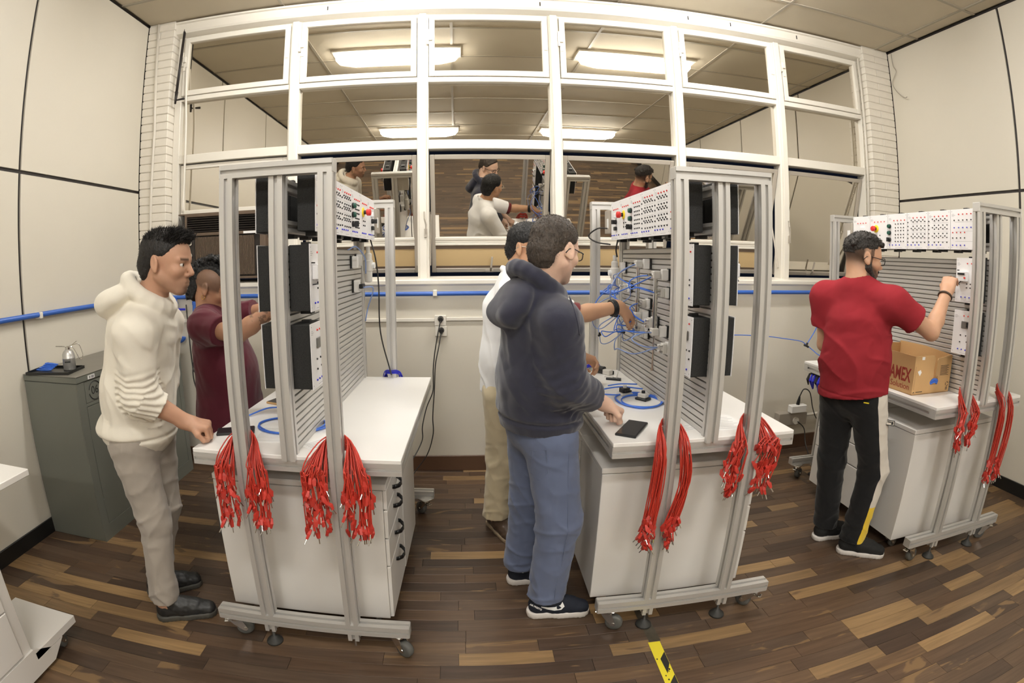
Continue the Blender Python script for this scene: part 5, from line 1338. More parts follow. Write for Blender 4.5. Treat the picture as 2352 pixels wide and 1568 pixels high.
# ---- the man in the cream hoodie
def man_cream():
    H = Frame((-1.106, 1.745, 1.562), 4, 7); B = Frame((-1.27, 1.76, 1.1), 14, 6)
    J = nj(pelvis=(-1.315, 1.76, .89), chest=(-1.245, 1.76, 1.22), neck=(-1.20, 1.76, 1.415), shR=(-1.175, 1.59, 1.315), shL=(-1.24, 1.93, 1.315), elR=(-1.172, 1.60, 1.075), wrR=(-1.035, 1.695, .952),
           elL=(-1.29, 1.95, 1.08), wrL=(-1.235, 1.84, .985), hpR=(-1.31, 1.675, .85), hpL=(-1.31, 1.85, .85), knR=(-1.27, 1.685, .50), knL=(-1.31, 1.84, .49), anR=(-1.30, 1.655, .09), anL=(-1.43, 1.82, .09))
    skin = skin_mat('tan_skin_cream_hoodie_man', srgb(190, 147, 121), srgb(46, 38, 32))
    lo, hi = bounds(J); lo[2] = 0; hi = np.maximum(hi, H.o + .2); F = Field(lo, hi, .0037)
    body_prims(F, J, B, H); head_prims(F, H)
    fd = np.array([.093, .022, -.018]); hand_prims(F, J['wrR'], fd, (.15, .1, -1), -1, curl=(70, 95, 60), thumb=[(.7, .55, .5), (.75, -.1, .6), (.5, -.7, .3)])
    hand_prims(F, J['wrL'], (.1, -.9, -.1), (-.6, -.1, -.2), 1, curl=(25, 25, 15))
    def tone(V):
        q = H.inv(V); g = .8 * np.exp(-(((q[:, 0] - .083) / .016) ** 2 + (q[:, 1] / .016) ** 2 + ((q[:, 2] + .098) / .018) ** 2))
        sh = .25 * ss(-q[:, 2], .03, .07) * (np.abs(q[:, 1]) < .08) * (q[:, 2] > -.13) * ss(q[:, 0], -.005, .03)
        lip = 0; brow = .85 * np.exp(-((q[:, 2] - .024) / .0055) ** 2) * (q[:, 0] > .07) * (np.abs(q[:, 1]) > .012) * (np.abs(q[:, 1]) < .05)
        return np.clip(g + sh + brow, 0, 1)
    p = person('man in cream hoodie and grey trousers resting his fist on the left workstation', F, J, skin, tone)
    eyes(p, H, skin)
    hm = hair_mat('black_hair', srgb(30, 27, 25)); r = random.Random(3); top = []
    for i in range(150):
        x = r.uniform(-.07, .092); y = r.uniform(-.05, .05) * (1 - max(0, x) * 2.5); b = (x, y, .105 - 5.5 * (x - .0) ** 2 - 6 * y * y)
        l = .016 + .028 * max(0, (x + .05) / .14); top.append((b, (b[0] + l * r.uniform(.0, .9), b[1] + l * r.uniform(-.4, .4), b[2] + l * r.uniform(.6, 1.1)), .0085, .0022))
    ho = hair(p, H, hm, .006, HAIRLINE, top, (80, .002), .75, h=.0034)
    strands(p, H, ho, hm, 1100, (.006, .016), (.2, 0, .2), .6, .085, .0012, 1, (-.2, .02)); strands(p, H, ho, hm, 1300, (.014, .032), (.7, 0, .55), .7, .08, .0013, 7, (.015, .2), .3); strands(p, H, ho, hm, 3500, (.002, .0045), (-.4, 0, -.6), .4, -1, .0007, 2)
    # hoodie
    cm = cloth_mat('cream_sweatshirt', srgb(226, 220, 206), .9, 500, .02)
    lo, hi = bounds({k: J[k] for k in ('pelvis', 'chest', 'neck', 'shR', 'shL', 'elR', 'elL', 'wrL', 'wrR')}, .2); lo[2] = .79
    F = Field(lo, hi, .005); lat = B.v(0, 1, 0)
    F.rc((-1.325, 1.76, .90), (-1.305, 1.76, 1.06), .150, .138, .04, lat=lat, f=1.16); F.rc((-1.305, 1.76, 1.06), J['chest'] + [-.01, 0, .05], .138, .135, .05, lat=lat, f=1.22)
    F.rc(J['chest'] + [0, 0, .1], J['neck'], .115, .07, .05, lat=lat, f=1.3)
    for s in 'LR':
        F.rc(J['neck'] - [0, 0, .03], J['sh' + s], .062, .062, .06); sleeve(F, J, s, .065, .071, .057, .42 if s == 'R' else .95)
    F.el((-1.332, 1.76, .90), (.172, .19, .06), B.A, .03)
    hood(F, J['neck'] + [-.005, 0, .012], B, 1.06, .0, 30)
    F.rc((-1.22, 1.76, .93), (-1.215, 1.76, .89), .055, .05, .05, lat=lat, f=1.8)
    a1, a2 = folds(4.2, 21, (1, 1, .7)), folds(11, 22, (1, 1, .7)); r1 = ridges(2.6, 23, (.1, .2, 1)); r2 = ridges(3.4, 24, (.6, 0, -.7))
    E_, W_ = J['elR'], J['wrR']
    def fn(P):
        d, t = segd(P, J['shR'], E_); d2, t2 = segd(P, E_, E_ + (W_ - E_) * .4)
        m = np.where(np.minimum(d, d2) < .11, 1.0, 0) * ss(1.37 - P[:, 2], .17, .24)
        rib = np.sin((P[:, 2] + .35 * (P[:, 0] + 1.17) * (t2 > .02)) * 250 + 2.5 * a1(P)) + .4 * a2(P)
        o = -.0042 * m * rib - .005 * (1 - m) * (np.abs(a1(P)) - .4) * ss(P[:, 2], .86, .98) * ss(1.42 - P[:, 2], .0, .1) - .0010 * a2(P) - (.007 * r1(P) + .005 * r2(P)) * (1 - m) * ss(P[:, 2], .88, 1.0) * ss(1.40 - P[:, 2], .0, .08)
        o += .008 * np.exp(-((P[:, 2] - .885) / .007) ** 2)             # seam of the hem band
        o += .004 * np.exp(-(np.abs(segd(P, J['shR'] + [-.05, .06, .07], J['shR'] + [.0, .07, -.11])[0]) / .006) ** 2)
        return o
    F.displace(fn)
    F.cutcap(E_ + (W_ - E_) * .42, W_ - E_, .09, .12); F.rc(H(-.03, 0, -.02), J['neck'] + [0, 0, .012], .053, .054, .008, 's'); F.cut((0, 0, .822), (0.02, 0, -1))
    hd = garment(p, 'hoodie', F, cm)
    MB().tube(spline([J['neck'] + B.v(.062, -.045, .002), J['neck'] + B.v(.02, -.07, .034), J['neck'] + B.v(-.035, -.07, .07), J['neck'] + B.v(-.072, -.0, .092), J['neck'] + B.v(-.035, .065, .07)], 5), .011, 8).build('hood_lining', M['black'], hd, smooth=True)
    b, Mx = patch(hd, 'cuff_tag', (-1.062, 1.57, 1.032), .03, .026, M['black'], up=(.75, 0, .62))
    ring_ = MB()
    for a in range(6):
        q = [(.0075 * math.cos(PI / 3 * (a + k)), .0075 * math.sin(PI / 3 * (a + k)), .002) for k in (0, 1)]
        ring_.tube([Mx @ Vector(q[0]), Mx @ Vector(q[1])], .0013, 4)
    ring_.build('tag_mark', M['paper'], b, kind='stuff')
    tm_ = cloth_mat('grey_cotton_trousers', srgb(164, 156, 146), .85, 600, .04)
    t = trousers(p, J, B, tm_, 'trousers', thigh=.095, knee=.068, hem=.056, hemz=.105, amp=.010, seed=31)
    for (nm, hx, ang, lb) in (('R', (-1.356, 1.632), 24, None), ('L', (-1.495, 1.775), 38, None)):
        shoe(p, hx, ang, .30, M['shoe_black'], M['sole_dark'])
M['shoe_black'] = mat('black_leather_shoe', srgb(36, 36, 36), .45, bump=(60, .05)); M['sole_dark'] = mat('dark_grey_sole', srgb(72, 70, 64), .6)
M['navy_knit'] = mat('navy_shoe_mesh', srgb(20, 26, 40), .8, bump=(900, .2)); M['white_sole'] = mat('white_shoe_sole', srgb(216, 210, 204), .5)
M['brown_leather'] = mat('brown_leather', srgb(74, 58, 46), .38, bump=(50, .05)); M['black_knit'] = mat('black_knit_shoe', srgb(24, 24, 24), .8, bump=(900, .2))
M['tan_sole'] = mat('tan_shoe_sole', srgb(150, 132, 108), .6)
M['gold'] = mat('gold_ring', srgb(214, 178, 96), .25, metal=1)
man_cream()

# ---- the man in the maroon shirt behind the left workstation
def man_maroon():
    H = Frame((-1.283, 2.46, 1.42), 8, 20); B = Frame((-1.3, 2.44, 1.1), 5, 14)
    J = nj(pelvis=(-1.245, 2.44, .88), chest=(-1.235, 2.44, 1.12), neck=(-1.30, 2.45, 1.285), shR=(-1.235, 2.265, 1.245), shL=(-1.225, 2.63, 1.25), elR=(-1.0, 2.15, 1.225), wrR=(-.80, 2.22, 1.36),
           elL=(-1.0, 2.60, 1.30), wrL=(-.80, 2.45, 1.37), hpR=(-1.245, 2.36, .84), hpL=(-1.245, 2.53, .84), knR=(-1.22, 2.36, .47), knL=(-1.22, 2.53, .47), anR=(-1.26, 2.36, .09), anL=(-1.26, 2.53, .09))
    skin = skin_mat('brown_skin_maroon_shirt_man', srgb(176, 133, 106), srgb(62, 54, 48))
    lo, hi = bounds(J); lo[2] = 0; hi = np.maximum(hi, H.o + .2); F = Field(lo, hi, .0046)
    body_prims(F, J, B, H); head_prims(F, H)
    hand_prims(F, J['wrR'], (.8, .15, .45), (.5, .2, -.8), -1, curl=(30, 35, 20)); hand_prims(F, J['wrL'], (.85, -.1, .4), (.5, -.2, -.8), 1, curl=(30, 35, 20))
    tn = folds(24, 77, n=8)
    def tone(V):
        q = H.inv(V); s = .62 * ss(q[:, 2], -.012, .012) * (q[:, 0] < .062) * (V[:, 2] > 1.38)
        d, t = segd(V, J['elR'], J['wrR']); tat = .55 * (tn(V) > .12) * (d < .07) * (t > .38) * (V[:, 2] > 1.26)
        return np.clip(s + tat, 0, 1)
    p = person('man in maroon shirt with shaved sides and curly top working behind the left workstation', F, J, skin, tone)
    eyes(p, H, skin)
    hm = hair_mat('curly_black_hair', srgb(24, 23, 23)); r = random.Random(8); top = []
    for i in range(210):
        a = r.uniform(-.9, 3.6); y = r.uniform(-.05, .05); ra = r.uniform(.10, .138)
        b = (-.012 + ra * math.cos(a) * .96, y, .045 + ra * math.sin(a) * .9)
        if b[0] > .075 and b[2] < .06: continue
        top.append((b, (b[0] + r.uniform(-.008, .008), b[1] + r.uniform(-.008, .008), b[2] + r.uniform(-.004, .008)), .0105, .009))
    for i in range(60):
        z = r.uniform(-.10, .03); top.append(((-.100 + r.uniform(-.012, .008), r.uniform(-.04, .04), z), (-.114, r.uniform(-.03, .03), z + .006), .011, .009))
    ho = hair(p, H, hm, .012, [(-.13, -.115), (-.07, -.10), (-.06, .03), (.07, .062), (.13, .07)], top, (60, .003), .5, h=.0036, shave=lambda q: np.abs(q[:, 1]) - np.where(q[:, 2] > .03, .056, .05))
    strands(p, H, ho, hm, 2500, (.006, .014), (0, 0, .1), .6, -1, .0014, 3, jit=1.4)
    e = MB().tube([H(-.004 + .009 * math.cos(a), -.083, -.041 + .011 * math.sin(a)) for a in np.linspace(0, 2 * PI, 16, endpoint=False)], .0018, 6, closed=True).build('earring', M['gold'], p, smooth=True)
    cm = cloth_mat('maroon_tshirt', srgb(94, 36, 50), .85, 600, .04)
    lo, hi = bounds({k: J[k] for k in ('pelvis', 'chest', 'neck', 'shR', 'shL', 'elR', 'elL')}, .2); lo[2] = .66; hi[2] = 1.5
    F = Field(lo, hi, .0055); lat = B.v(0, 1, 0)
    F.rc((-1.235, 2.44, .66), (-1.215, 2.44, 1.0), .178, .155, .05, lat=lat, f=1.12); F.rc((-1.205, 2.44, 1.0), J['chest'], .150, .145, .05, lat=lat, f=1.22)
    F.rc(J['chest'] + [-.01, 0, .05], J['neck'] - [0, 0, .01], .120, .075, .05, lat=lat, f=1.3)
    F.rc((-1.16, 2.44, .70), (-1.16, 2.44, .95), .13, .11, .05)
    for s in 'LR':
        F.rc(J['neck'] - [0, 0, .015], J['sh' + s], .066, .075, .05); F.rc(J['sh' + s], J['sh' + s] + (J['el' + s] - J['sh' + s]) * .62, .078, .072, .04)
    a1, a2 = folds(4.5, 41, (1.3, 1.3, .35)), folds(11, 42, (1, 1, .6)); r1 = ridges(3.0, 43, (.05, .1, 1)); r2 = ridges(4.0, 44, (.9, -.3, .35))
    F.displace(lambda P: -.005 * (np.abs(a1(P)) - .4) * ss(1.35 - P[:, 2], .0, .2) - .001 * a2(P) - .009 * r1(P) * ss(1.14 - P[:, 2], .0, .15) - .006 * r2(P) * ss(P[:, 2], 1.08, 1.18))
    for s in 'LR': F.cutcap(J['sh' + s] + (J['el' + s] - J['sh' + s]) * .56, J['el' + s] - J['sh' + s], .12, .14)
    F.rc(H(-.03, 0, -.05), J['neck'] + [0, 0, .0], .056, .060, .01, 's'); F.cut((0, 0, .69), (0, 0, -1))
    garment(p, 'tshirt', F, cm)
    trousers(p, J, B, cloth_mat('dark_trousers', srgb(40, 42, 50), .85, 500, .04), 'trousers', seed=44, waist=-.13)
    shoe(p, (-1.32, 2.36), 0, .29, M['shoe_black'], M['sole_dark']); shoe(p, (-1.32, 2.53), 4, .29, M['shoe_black'], M['sole_dark'])
man_maroon()

# ---- the man in the white shirt
def man_white():
    H = Frame((.366, 2.50, 1.598), -36, 6); B = Frame((.28, 2.5, 1.2), -12, 5)
    J = nj(pelvis=(.265, 2.56, .90), chest=(.275, 2.52, 1.23), neck=(.295, 2.51, 1.44), shR=(.265, 2.335, 1.375), shL=(.33, 2.69, 1.375), elR=(.56, 2.315, 1.285), wrR=(.805, 2.385, 1.315),
           elL=(.47, 2.72, 1.15), wrL=(.66, 2.60, 1.03), hpR=(.235, 2.475, .86), hpL=(.285, 2.65, .86), knR=(.245, 2.55, .48), knL=(.32, 2.74, .48), anR=(.222, 2.60, .09), anL=(.33, 2.80, .09))
    skin = skin_mat('tan_skin_white_shirt_man', srgb(202, 158, 126), srgb(60, 48, 40))
    lo, hi = bounds(J); lo[2] = 0; hi = np.maximum(hi, H.o + .2); hi[0] += .12; F = Field(lo, hi, .0046)
    body_prims(F, J, B, H); head_prims(F, H)
    hand_prims(F, J['wrR'], (.095, .03, -.045), (.2, .5, -.75), -1, curl=(35, 40, 30), spreadv=.1, thumb=[(.7, .5, .5), (.85, .1, .5), (.9, -.1, .3)])
    hand_prims(F, J['wrL'], (.09, .0, -.03), (.0, -.5, -.8), 1, curl=(40, 50, 30))
    def tone(V):
        q = H.inv(V); return np.clip(.3 * ss(-q[:, 2], .04, .08) * (q[:, 2] > -.13) * ss(q[:, 0], .01, .04) + .7 * np.exp(-(((q[:, 0] - .083) / .02) ** 2 + (q[:, 1] / .02) ** 2 + ((q[:, 2] + .1) / .02) ** 2)), 0, 1)
    p = person('man in white shirt and khaki trousers reaching between the hoses of the middle workstation', F, J, skin, tone)
    eyes(p, H, skin); hm = hair_mat('short_black_hair', srgb(26, 25, 25)); ho = hair(p, H, hm, .008, HAIRLINE, [], (70, .003), .7); strands(p, H, ho, hm, 3000, (.003, .007), (.3, 0, -.2), .5, -1, .001, 4)
    glasses(p, H, M['sash_alu'])
    wm = cloth_mat('white_polo_shirt', srgb(242, 242, 242), .8, 600, .015); mm = cloth_mat('dark_red_cuff', srgb(112, 44, 46), .85, 600, .03)
    lo, hi = bounds({k: J[k] for k in ('pelvis', 'chest', 'neck', 'shR', 'shL', 'elR', 'elL')}, .2); lo[2] = .80; hi[2] = 1.56
    F = Field(lo, hi, .0055); lat = B.v(0, 1, 0)
    F.rc((.272, 2.55, .86), (.275, 2.53, 1.05), .148, .142, .05, lat=lat, f=1.15); F.rc((.275, 2.53, 1.05), J['chest'] + [0, 0, .04], .142, .135, .05, lat=lat, f=1.22)
    F.rc(J['chest'] + [0, 0, .08], J['neck'] - [0, 0, .01], .115, .07, .05, lat=lat, f=1.3)
    for s, u in (('R', .2), ('L', .0)):
        F.rc(J['neck'] - [0, 0, .015], J['sh' + s], .066, .072, .05); F.rc(J['sh' + s], J['el' + s], .076, .066, .03)
    for s in (1, -1):                                                   # collar flaps
        F.rc(J['neck'] + B.v(-.062, s * .03, .055), J['neck'] + B.v(.045, s * .062, .012), .012, .014, .012)
    a1, a2 = folds(4.2, 51, (1.2, 1.2, .5)), folds(12, 52); r1 = ridges(3.2, 53, (.1, .3, 1))
    F.displace(lambda P: -.002 * (np.abs(a1(P)) - .4) - .0008 * a2(P) - .007 * r1(P))
    for s in 'RL': F.cutcap(J['sh' + s] + (J['el' + s] - J['sh' + s]) * .93, J['el' + s] - J['sh' + s], .1, .14)
    F.rc(H(-.03, 0, -.03), J['neck'], .055, .058, .008, 's'); F.cut((0, 0, .868), (0, 0, -1))
    garment(p, 'polo_shirt', F, wm)
    F = Field(J['elR'] - .16, J['elR'] + .16, .005); d = J['elR'] - J['shR']; F.rc(J['shR'] + d * .7, J['shR'] + d * 1.05, .058, .062, .01); F.displace(lambda P: -.003 * a2(P)); F.cutcap(J['shR'] + d * 1.04, d, .1, .12)
    garment(p, 'cuff', F, mm, label='dark red sleeve end')
    F = Field(J['neck'] - .14, J['neck'] + .14, .005); F.rc(J['neck'] - [0, 0, .03], J['neck'] + [.0, 0, .012], .066, .060, .01); F.rc(H(-.03, 0, -.03), J['neck'] - [0, 0, .05], .055, .058, .004, 's'); F.cut(J['neck'] + B.v(0, 0, .022), B.v(.35, 0, 1))
    garment(p, 'undershirt', F, mm, label='dark red undershirt neckline')
    w = MB(); c = J['elR'] + (J['wrR'] - J['elR']) * .86; ax = Vector(J['wrR'] - J['elR']).normalized(); u = ax.orthogonal().normalized(); v = ax.cross(u)
    for o_ in (-.008, .0, .008): w.tube([Vector(c) + ax * o_ + u * .037 * math.cos(a) + v * .037 * math.sin(a) for a in np.linspace(0, 2 * PI, 18, endpoint=False)], .006, 6, closed=True)
    w.build('watch', M['black'], p, smooth=True)
    trousers(p, J, B, cloth_mat('khaki_trousers', srgb(206, 192, 160), .85, 600, .03), 'trousers', thigh=.098, knee=.08, hem=.075, hemz=.10, amp=.008, seed=55)
    shoe(p, (.19, 2.70), -66, .30, M['brown_leather'], M['tan_sole'], sole_h=.026); shoe(p, (.32, 2.86), -30, .30, M['brown_leather'], M['tan_sole'], sole_h=.026)
man_white()

# ---- the man in the navy hoodie
def man_navy():
    H = Frame((.374, 1.872, 1.58), 40, 12); B = Frame((.33, 1.92, 1.1), 16, 5)
    J = nj(pelvis=(.345, 1.955, .88), chest=(.330, 1.93, 1.22), neck=(.318, 1.90, 1.435), shR=(.368, 1.745, 1.325), shL=(.275, 2.105, 1.33), elR=(.405, 1.755, 1.10), wrR=(.595, 1.905, .972),
           elL=(.42, 2.18, 1.12), wrL=(.50, 2.12, 1.05), hpR=(.375, 1.865, .84), hpL=(.325, 2.045, .84), knR=(.42, 1.845, .49), knL=(.335, 2.075, .48), anR=(.385, 1.838, .09), anL=(.30, 2.092, .09))
    skin = skin_mat('fair_skin_navy_hoodie_man', srgb(222, 186, 164), srgb(64, 52, 44))
    lo, hi = bounds(J); lo[2] = 0; hi = np.maximum(hi, H.o + .2); F = Field(lo, hi, .0037)
    body_prims(F, J, B, H, .006); head_prims(F, H)
    F.rc(J['neck'], H(-.04, 0, -.03), .062, .058, .03)
    hand_prims(F, J['wrR'], (.078, .038, -.042), (.1, .05, -1), -1, curl=(75, 95, 60), thumb=[(.7, .55, .5), (.75, -.1, .6), (.5, -.7, .3)], s=1.04)
    hand_prims(F, J['wrL'], (.09, -.03, -.04), (.1, -.3, -.9), 1, curl=(50, 60, 40))
    def tone(V):
        q = H.inv(V); return np.clip(.22 * ss(-q[:, 2], .04, .08) * (q[:, 2] > -.12) * ss(q[:, 0], .01, .04) + .35 * ss(q[:, 2], -.085, -.05) * ss(-q[:, 0], .04, .06) * (q[:, 2] < -.02), 0, 1)
    p = person('man in navy hoodie and blue jeans leaning his fist on the middle workstation', F, J, skin, tone)
    eyes(p, H, skin)
    hm = hair_mat('dark_brown_short_hair', srgb(66, 57, 49))
    ho = hair(p, H, hm, .006, [(a, b - (.006 if a < -.03 else 0)) for a, b in HAIRLINE], [], (110, .0022), .8, h=.0034)
    strands(p, H, ho, hm, 5000, (.002, .0055), (.3, 0, -.5), .5, -1, .0008, 5)
    glasses(p, H, M['black'])
    nm = cloth_mat('navy_sweatshirt', srgb(47, 48, 62), .9, 450, .05, .35)
    lo, hi = bounds({k: J[k] for k in ('pelvis', 'chest', 'neck', 'shR', 'shL', 'elR', 'elL', 'wrL', 'wrR')}, .2); lo[2] = .83
    F = Field(lo, hi, .005); lat = B.v(0, 1, 0)
    F.rc((.343, 1.95, .93), (.335, 1.94, 1.08), .168, .162, .05, lat=lat, f=1.14); F.rc((.335, 1.94, 1.08), J['chest'] + [0, 0, .05], .162, .148, .05, lat=lat, f=1.2)
    F.rc(J['chest'] + [0, 0, .1], J['neck'] - [0, 0, .02], .12, .08, .05, lat=lat, f=1.3)
    for s in 'LR':
        F.rc(J['neck'] - [0, 0, .035], J['sh' + s], .068, .068, .06); sleeve(F, J, s, .073, .078, .064, .58)
    F.el((.345, 1.952, .945), (.172, .198, .085), B.A, .03)
    hood(F, J['neck'] + [-.01, 0, .004], B, .98, .052, 64, .096, back=.092)
    a1, a2 = folds(4.5, 61, (1.1, 1.1, .45)), folds(11, 62); r1 = ridges(2.6, 63, (.05, .12, 1)); r2 = ridges(3.2, 64, (.55, 0, -.6))
    E_, W_ = J['elR'], J['wrR']
    def fn(P):
        d, t = segd(P, J['shR'], E_); d2, t2 = segd(P, E_, E_ + (W_ - E_) * .6); m = np.where(np.minimum(d, d2) < .115, 1.0, 0) * near(P, E_, .16)
        ax = (W_ - E_) / np.linalg.norm(W_ - E_)
        rib = np.sin(((P - E_) @ ax) * 120 - (P[:, 2] - E_[2]) * 90 + 2.4 * a1(P))
        o = -.0045 * m * rib * (.5 + .5 * a2(P)) - .004 * (1 - .6 * m) * (np.abs(a1(P)) - .4) * ss(1.43 - P[:, 2], .0, .08) - .001 * a2(P) - (.008 * r1(P) * (1 - m) + .007 * r2(P) * (.4 + m)) * ss(P[:, 2], .93, 1.0) * ss(1.42 - P[:, 2], .0, .1)
        o += .009 * np.exp(-((P[:, 2] - .935) / .008) ** 2)
        return o
    F.displace(fn)
    for s in 'LR': F.cutcap(J['el' + s] + (J['wr' + s] - J['el' + s]) * .6, J['wr' + s] - J['el' + s], .1, .12)
    F.rc(H(-.03, 0, -.02), J['neck'] + [0, 0, .012], .060, .062, .008, 's'); F.cut((0, 0, .875), (0.03, 0, -1))
    hd = garment(p, 'hoodie', F, nm)
    a = on_surface(hd, (.405, 1.75, 1.42))[0]; b = on_surface(hd, (.445, 1.75, 1.28))[0]; mid_ = on_surface(hd, (.43, 1.75, 1.35))[0]
    MB().tube(spline([a, mid_, b], 5), .0035, 6).build('drawstring', nm, hd, smooth=True)
    jm = cloth_mat('blue_jeans', srgb(98, 108, 134), .85, 800, .1)
    t = trousers(p, J, B, jm, 'jeans', .006, thigh=.108, knee=.090, hem=.076, hemz=.105, amp=.009, seed=66)
    # back pocket outline and side seam
    q = MB(); P_ = [on_surface(t, c)[0] for c in ((.285, 1.75, .845), (.335, 1.75, .845), (.345, 1.75, .75), (.312, 1.75, .72), (.28, 1.75, .755))]
    q.tube(P_ + [P_[0]], .0022, 4); sd = [on_surface(t, (x, 1.72, z))[0] for x, z in ((.415, .84), (.418, .74), (.425, .62), (.432, .5), (.418, .36), (.402, .24), (.40, .16))]
    q.tube(sd, .0022, 4); q.build('seam', jm, t, kind='stuff')
    for nm_, hx, ang in (('R', (.298, 1.836), -2), ('L', (.232, 2.09), 2)):
        s = shoe(p, hx, ang, .30, M['navy_knit'], M['white_sole'], sole_h=.033, high=.01)
        if nm_ == 'R':                                                       # the curved side stripe and the lettering by the heel
            pts = [(.43, 1.80, .067), (.455, 1.80, .072), (.463, 1.80, .083), (.452, 1.80, .096)]
            top_, bot = [(.36, .078), (.39, .071), (.42, .070), (.445, .079), (.452, .097)], [(.36, .074), (.39, .060), (.42, .051), (.45, .053), (.463, .070)]
            mb = MB(); A1 = [on_surface(s, (x, 1.79, z)) for x, z in top_]; A2 = [on_surface(s, (x, 1.79, z)) for x, z in bot]
            vs = [a_[0] + a_[1] * .0018 for a_ in A1] + [a_[0] + a_[1] * .0018 for a_ in A2] + [a_[0] - a_[1] * .002 for a_ in A1] + [a_[0] - a_[1] * .002 for a_ in A2]; n_ = len(A1)
            mb.add(vs, [(i, i + 1, n_ + i + 1, n_ + i) for i in range(n_ - 1)] + [(i + 1, i, 2 * n_ + i, 2 * n_ + i + 1) for i in range(n_ - 1)] + [(n_ + i, n_ + i + 1, 3 * n_ + i + 1, 3 * n_ + i) for i in range(n_ - 1)])
            mb.build('side_stripe', M['paper'], s)
            p0, nn = on_surface(s, (.335, 1.78, .085)); x = Vector((1, 0, -.38)).normalized(); z = nn.normalized(); x = (x - z * x.dot(z)).normalized(); y = z.cross(x)
            text('lettering', 'AIR PRESTO', .011, Matrix(((x.x, y.x, z.x, p0.x + z.x * .0012), (x.y, y.y, z.y, p0.y + z.y * .0012), (x.z, y.z, z.z, p0.z + z.z * .0012), (0, 0, 0, 1))), M['paper'], s, bold=.0004)
        else:
            p0, nn = on_surface(s, (.285, 2.04, .10)); z = nn.normalized(); x = Vector((1, 0, -.25)); x = (x - z * x.dot(z)).normalized(); y = z.cross(x)
            text('lettering', 'AIR PRESTO', .011, Matrix(((x.x, y.x, z.x, p0.x + z.x * .0012), (x.y, y.y, z.y, p0.y + z.y * .0012), (x.z, y.z, z.z, p0.z + z.z * .0012), (0, 0, 0, 1))), M['paper'], s, bold=.0004)
man_navy()

